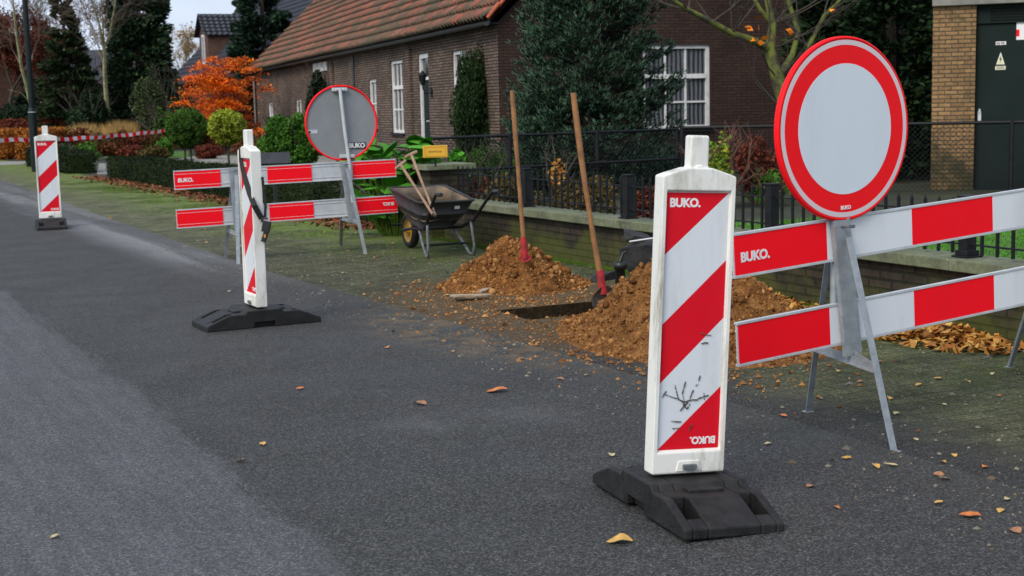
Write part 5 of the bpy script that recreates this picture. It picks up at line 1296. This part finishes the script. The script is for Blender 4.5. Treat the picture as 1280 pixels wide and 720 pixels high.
for u, vt, w, Y, mt, lb in beds: bush('perennial', u, vt, 200, w, Y, lb, LM[mt], cat='plant', n=1500, L=.10, depth=.6, stem=False, k=16)
for u, vt, w, Y, lb in ((106, 152, 30, 57, 'ochre grass tuft left of the right birch trunk'), (150, 149, 36, 57, 'ochre grass tuft right of the right birch trunk'), (180, 149, 30, 59, 'ochre grass tuft in front of the tall dark conifer')):
    T_ = D(u, vt, Y); t = rootthing('ornamental_grass', T_, lb, 'grass'); n = 1300; a = rng.uniform(0, 6.28, n); q = rng.uniform(0, 1, n); w_ = w/F*Y/2
    P_ = np.stack([np.cos(a)*q*w_*.7, np.sin(a)*q*w_*.5, np.zeros(n)], 1); d_ = np.stack([np.cos(a)*q*.5, np.sin(a)*q*.4, np.ones(n)], 1)+rng.normal(size=(n, 3))*.12
    sprigs('blade', P_, d_, T_.z*rng.uniform(.6, 1.05, n), .018, LM['ochre'], t)

# --- birches
def birch(Y, limbs, label, seed, ntw=3):
    b_ = D(limbs[0][0][0][0], limbs[0][0][0][1], Y); t = rootthing('birch_tree', b_, label, 'tree'); iv = inv(t); m = MB(); OUT = []; rr = random.Random(seed)
    for pts, rs in limbs:
        P_ = [D(u, v, Y+.02*(u+v)) if v < 200 else D(u, v, Y) for u, v in pts]
        if pts[0][1] > 158: P_[0].z = 0; P_ = P_
        m.tube(P_, [r_*.62 for r_ in rs], 9)
        for k in range(len(P_)):
            if pts[k][1] < 95:
                for _ in range(ntw): grow(P_[k], (rr.gauss(0, .7), rr.gauss(0, .7), 1.8), rr.uniform(1.0, 1.6), .012, 3, OUT, .5, .1, (2, 3), .66, .4, rr=rr)
    m.build('trunk', MT['bark_birch'], t, pinv=iv); 
    th = [s for s in OUT if s[2] >= .010]; tn = [s for s in OUT if s[2] < .010]
    segs('branch', th, MT['twig_pale'], t, pinv=iv); segs('twig', [(a, b, max(c, .004), max(d, .004)) for a, b, c, d in tn], MT['twig'], t, pinv=iv)
birch(57, [([(46, 166), (39, 132), (34, 110), (27, 85), (21, 45), (17, 10), (14, -30)], [.17, .15, .12, .10, .085, .06, .04]), ([(35, 112), (38, 90), (34, 60), (33, 25), (36, -20)], [.11, .09, .08, .06, .04]), ([(38, 128), (26, 116), (10, 112)], [.03, .02, .012])], 'left birch with forked yellowish trunk beside the lamp post', 3)
birch(55, [([(135, 160), (133, 125), (131, 95), (130, 60), (124, 30), (116, 5), (108, -30)], [.19, .15, .13, .11, .07, .05, .04]), ([(130, 60), (129, 35), (127, 5), (126, -30)], [.07, .05, .045, .03]), ([(130, 62), (138, 38), (143, 10), (149, -30)], [.07, .055, .045, .03]), ([(129, 75), (120, 50), (112, 25)], [.04, .03, .02])], 'right birch with straight pale trunk standing in the perennial bed', 8)

# --- distant conifers and trees
conifer('tall_conifer', 96, 0, 63, 7.2, 1.75, 'dark conifer with a narrow bent tip between the two birches', LM['far_conifer'], 22000, .25, .2, .9, .2, lean=-.30, mat2=LM['brown_conifer'], topw=.07)
conifer('tall_conifer', 181, 0, 66, 13.5, 1.5, 'tallest dark green conifer right of the right birch', LM['far_conifer'], 56000, .25, .2, .36, .25, mat2=LM['blue_conifer'], topw=.05)
conifer('tall_conifer', 336, 0, 61, 8.6, 1.6, 'blue green conifer between the dormered house and the farmhouse roof', LM['blue_conifer'], 44000, .23, .2, .42, .22, mat2=LM['dark_conifer'], topw=.05)
conifer('tall_conifer', 8, 0, 82, 7.4, 2.0, 'grey dark conifer rising behind the left birch', LM['brown_conifer'], 9000, .3, .2, .6, .22)
conifer('tall_conifer', 52, 0, 70, 3.6, 1.7, 'low broad dark conifer behind the lamp post', LM['dark_conifer'], 7000, .26, .1, .5, .2)
bush('evergreen_shrub', 110, 112, 165, 58, 60, 'broad dark evergreen shrub left behind the right birch trunk', LM['dark_conifer'], n=9000, L=.15, depth=1)
bush('evergreen_shrub', 184, 92, 150, 50, 58, 'grey green loose shrub in front of the tallest conifer', LM['olive'], n=6500, L=.13, depth=.7)
bush('evergreen_shrub', 227, 112, 165, 40, 57, 'dark evergreen shrub between the tallest conifer and the orange maple', LM['dark_conifer'], n=6000, L=.13, depth=.7)
bush('evergreen_shrub', 20, 128, 165, 60, 66, 'dark evergreen shrub at the left behind the orange hedge', LM['dark_conifer'], n=6000, L=.16, depth=.8)
bush('evergreen_shrub', 205, 132, 165, 30, 56, 'mid green small shrub above the end of the tape', LM['ball_green'], n=3500, L=.11, depth=.5)
def baretree(u, Y, H, spreadr, label, leafm, nleaf, twig='twig_red', seed=1, L=.12, depth=4, trunkr=.16):
    b_ = D(u, 160, Y); t = rootthing('bare_tree', b_, label, 'tree'); out = []; rr = random.Random(seed)
    grow((0, 0, 0), (0, 0, 1), H*.42, trunkr, depth, out, spreadr, .22, (3, 4), .62, rr=rr)
    segs('trunk', [s for s in out if s[2] > .05], MT['bark'], t); segs('twig', [(a, b, max(c, .006), max(d, .005)) for a, b, c, d in out if c <= .05], MT[twig], t)
    if nleaf: leaves('crown', segleaves(out, nleaf, .16, .05), L, LM[leafm], t, .6)
baretree(2, 72, 7.0, .75, 'copper red tree with many dead leaves at the far left', 'rust_red', 12000, seed=2, L=.13)
baretree(26, 76, 6.5, .75, 'red brown tree behind the left birch', 'rust', 9000, seed=3, L=.12)
baretree(62, 74, 6.6, .7, 'bare purplish tree just right of the lamp post', 'rust', 2200, seed=4)
baretree(84, 88, 9.5, .6, 'pale bare tree behind, left of the narrow tipped conifer', 'olive', 1500, 'twig_pale', seed=5)
baretree(120, 80, 7.5, .75, 'brown bare tree behind the right birch', 'rust', 1200, seed=6)
baretree(152, 78, 8, .75, 'purplish bare tree at the left flank of the tallest conifer', 'rust', 1800, seed=7)
baretree(222, 130, 9.5, .6, 'far pale yellowish tree seen low in the sky gap', 'ochre', 2500, 'twig_pale', seed=8, L=.2)
baretree(-30, 66, 9, .75, 'large bare tree reaching in from the left edge', 'rust', 2500, seed=12)

# --- grass and moss (nobody could count these)
def grasspatch(name, n, fb, L, mat, label, cat='grass'):
    P_ = np.array([tuple(fb()) for _ in range(n)]); d_ = np.array([0, 0, 1.])+rng.normal(size=(n, 3))*.35
    o = sprigs(name, P_, d_, rng.uniform(.5, 1.2, n)*L, L*.09, mat); return tag(o, label, cat, kind='stuff')
grasspatch('grass_blades', 42000, lambda: S(random.uniform(6.45, 13.5), random.uniform(2, 13.3), .006), .055, LM['grass'], 'bright green mown lawn behind the low brick wall')
def mosspt():
    while True:
        b, a = 6.1-abs(random.gauss(0, .75)), random.uniform(12.6, 32)
        if b < 4.0: continue
        if nz((b, a, 0), .8)+nz((b, a, 5), 2.7)*.6 > .02 and random.random() < (a-11)/8: return S(b, a, .006)
grasspatch('moss_tufts', 22000, mosspt, .022, LM['moss'], 'bright moss and short grass growing on the pavement beside the hedge', 'moss')
# tufts at the wall foot
grasspatch('moss_tufts', 5000, lambda: S(6.13-abs(random.gauss(0, .07)), random.uniform(6, 14), .006), .028, LM['moss'], 'moss and weeds at the foot of the low brick wall', 'moss')

# --- leaf litter
def litter(name, pts, L, mat, label, flat=.35):
    o = leaves(name, np.array(pts), L, mat, None, .75, flat=flat); return tag(o, label, 'leaf litter', kind='stuff')
def pile(n, b, a, sb, sa, h):
    o = []
    while len(o) < n:
        x, y = random.gauss(0, 1), random.gauss(0, 1); q = math.hypot(x, y)
        if q > 2: continue
        bb_, aa = b+x*sb, a+y*sa
        if bb_ > 6.12: bb_ = 6.12-random.random()*.15
        o.append(tuple(S(bb_, aa, .015+h*math.exp(-q*q*.8)*random.random()+.012*random.random())))
    return o
litter('leaf_litter', pile(800, 5.80, 6.10, .16, .27, .10), .06, LM['litter'], 'heap of orange and yellow fallen leaves at the wall foot behind the near barrier')
litter('leaf_litter', pile(420, 5.92, 7.95, .13, .34, .07), .055, LM['litter'], 'strip of orange fallen leaves at the wall foot right of the larger soil heap')
litter('leaf_litter', [tuple(S(6.18-abs(random.gauss(0, .28)), 15.6+18*random.random()**1.2, .012+.035*random.random())) for _ in range(2600)], .07, LM['litter_brown'], 'brown fallen leaves drifted along the foot of the long clipped hedge')
litter('leaf_litter', [tuple(S(random.uniform(6.5, 9), random.uniform(6, 16), .03+.03*random.random())) for _ in range(500)], .06, LM['litter'], 'orange fallen leaves lying on the garden behind the railing')

# --- single fallen leaves
def leafmesh(seed, lobes=False):
    rr = random.Random(seed); rows = []; n = 7
    for k in range(n):
        f = k/(n-1); w = .36*math.sin(math.pi*min(1, .04+f*.96))**.75*rr.uniform(.8, 1.1); zc_ = .06*math.sin(f*3.1)+.05*math.sin(f*7+seed)
        for j in (-1, -.5, 0, .5, 1): rows.append((w*j+.05*math.sin(f*5), f-.5, zc_+.30*w*abs(j)**1.5+.03*rr.random()))
    fs = [(k*5+j, k*5+j+1, k*5+j+6, k*5+j+5) for k in range(n-1) for j in range(4)]
    rows += [(0, -.5, .05), (.012, -.5, .05), (.03, -.75, .02), (.02, -.75, .02)]; fs.append((35, 36, 37, 38)); me = bpy.data.meshes.new('leaf'); me.from_pydata(rows, [], fs)
    me.polygons.foreach_set('use_smooth', [True]*len(fs)); return me
LC = {'yellow': pm('yellow dead leaf', (.62, .38, .08), (.45, .24, .05), 3, .55), 'orange': pm('orange dead leaf', (.62, .20, .03), (.45, .12, .02), 3, .5), 'brown': pm('brown dead leaf', (.26, .11, .05), (.36, .18, .08), 3, .6), 'pale': pm('pale dead leaf', (.50, .42, .22), (.38, .30, .14), 3, .6)}
LMS = {}
for c_, mt in LC.items():
    for s in range(3):
        me = leafmesh(s+len(c_)*3); me.materials.append(mt); LMS[(c_, s)] = me
def fleaf(P_, size, col, label, group=None, s=None):
    s = random.randrange(3) if s is None else s
    o = bpy.data.objects.new('fallen_leaf', LMS[(col, s)]); COL.objects.link(o); o.location = P_; o.scale = (size, size, size*.7)
    o.rotation_euler = (random.gauss(0, .12), random.gauss(0, .12), random.uniform(0, 6.28)); tag(o, label, 'leaf', group)
    return o
def onroad(u, v): p = G(u, v, 0); b, a = toS(p); p.z = (.014 if b < 3.8 else .009)+.004; return p
o = fleaf(onroad(621, 493), .105, 'orange', 'bright orange curled leaf on the asphalt in the middle of the photo', s=1); o.rotation_euler.z = 1.6
o = fleaf(onroad(774, 683), .085, 'yellow', 'large yellow leaf on the asphalt beside the foot of the nearest beacon', s=0); o.rotation_euler.z = 1.4
o = fleaf(onroad(1212, 651), .07, 'orange', 'orange leaf on the asphalt at the lower right', s=2); o.rotation_euler.z = 1.2
o = fleaf(onroad(525, 509), .075, 'brown', 'reddish brown leaf on the asphalt left of the bright orange leaf', s=1)
pxs = [(375, 490), (765, 574), (1013, 613), (1058, 578), (1095, 588), (1115, 587), (1145, 553), (979, 523), (1024, 501), (1148, 484), (1112, 501), (1180, 509), (1248, 498), (1193, 573), (1178, 581), (1173, 599), (1180, 604), (1174, 634), (1250, 644), (1259, 630), (1269, 670), (1231, 587), (1173, 476),
       (566, 443), (524, 352), (506, 360), (287, 367), (69, 677), (329, 560), (300, 581), (484, 438), (491, 417), (652, 452), (733, 473), (700, 478), (740, 455), (1048, 467), (1100, 455), (1075, 480), (1015, 470), (1045, 640), (960, 560), (1120, 520), (1210, 480), (1240, 470)]
lab = {'yellow': 'small yellow fallen leaf lying loose on the asphalt or pavement', 'orange': 'small orange fallen leaf lying loose on the asphalt or pavement', 'brown': 'small brown fallen leaf lying loose on the asphalt or pavement', 'pale': 'small pale fallen leaf lying loose on the asphalt or pavement'}
for u, v in pxs:
    c_ = random.choice(['yellow', 'orange', 'yellow', 'brown', 'pale', 'yellow']); fleaf(onroad(u, v), random.uniform(.03, .048), c_, lab[c_], c_+' leaves scattered on the ground')
k = 0
while k < 105:
    b, a = random.uniform(3.5, 6.0), 5+17*random.random()**.7
    if PB0-.1 < b < PB1+.1 and PA0-.1 < a < PA1+.1: continue
    if b < 4.3 and random.random() < .6: continue
    c_ = random.choice(['yellow', 'orange', 'yellow', 'brown', 'pale', 'yellow']); p = S(b, a, .013); p.z = .018 if b < 3.8 else .013
    fleaf(p, random.uniform(.028, .052), c_, lab[c_], c_+' leaves scattered on the ground'); k += 1

# ================================================================== LIGHT
w = bpy.data.worlds.new('World'); scene.world = w; w.use_nodes = True; nt = w.node_tree; bg = nt.nodes['Background']
SUN_EL, SUN_AZ = R(42), R(215)       # behind the camera, slightly left
sky = N(nt, 'ShaderNodeTexSky', sky_type='NISHITA'); sky.sun_disc = False; sky.sun_elevation = SUN_EL; sky.sun_rotation = SUN_AZ
sky.air_density = 1.0; sky.dust_density = 3.0; sky.ozone_density = 1.5
tc = N(nt, 'ShaderNodeTexCoord'); mp = N(nt, 'ShaderNodeMapping'); mp.inputs['Scale'].default_value = (1, 1, 3.2); nt.links.new(tc.outputs['Generated'], mp.inputs[0])
cl = mrange(nt, noise_tex(nt, mp.outputs[0], 2.6, 7, .58), .30, .66, .45, .95)
skyc = mixc(nt, cl, sky.outputs[0], (5.7, 6.5, 7.9))
nt.links.new(skyc, bg.inputs['Color']); bg.inputs['Strength'].default_value = .082
sd = bpy.data.lights.new('sun', 'SUN'); sd.energy = 1.5; sd.angle = R(30); sd.color = (1, .94, .85)
so = bpy.data.objects.new('sun', sd); COL.objects.link(so)
dirv = Vector((math.sin(SUN_AZ)*math.cos(SUN_EL), math.cos(SUN_AZ)*math.cos(SUN_EL), math.sin(SUN_EL)))
so.rotation_euler = (-dirv).to_track_quat('-Z', 'Y').to_euler(); so.location = dirv*50
scene.view_settings.view_transform = 'Standard'; scene.view_settings.look = 'None'; scene.view_settings.exposure = .78; scene.view_settings.gamma = 1
scene.view_settings.use_curve_mapping = False
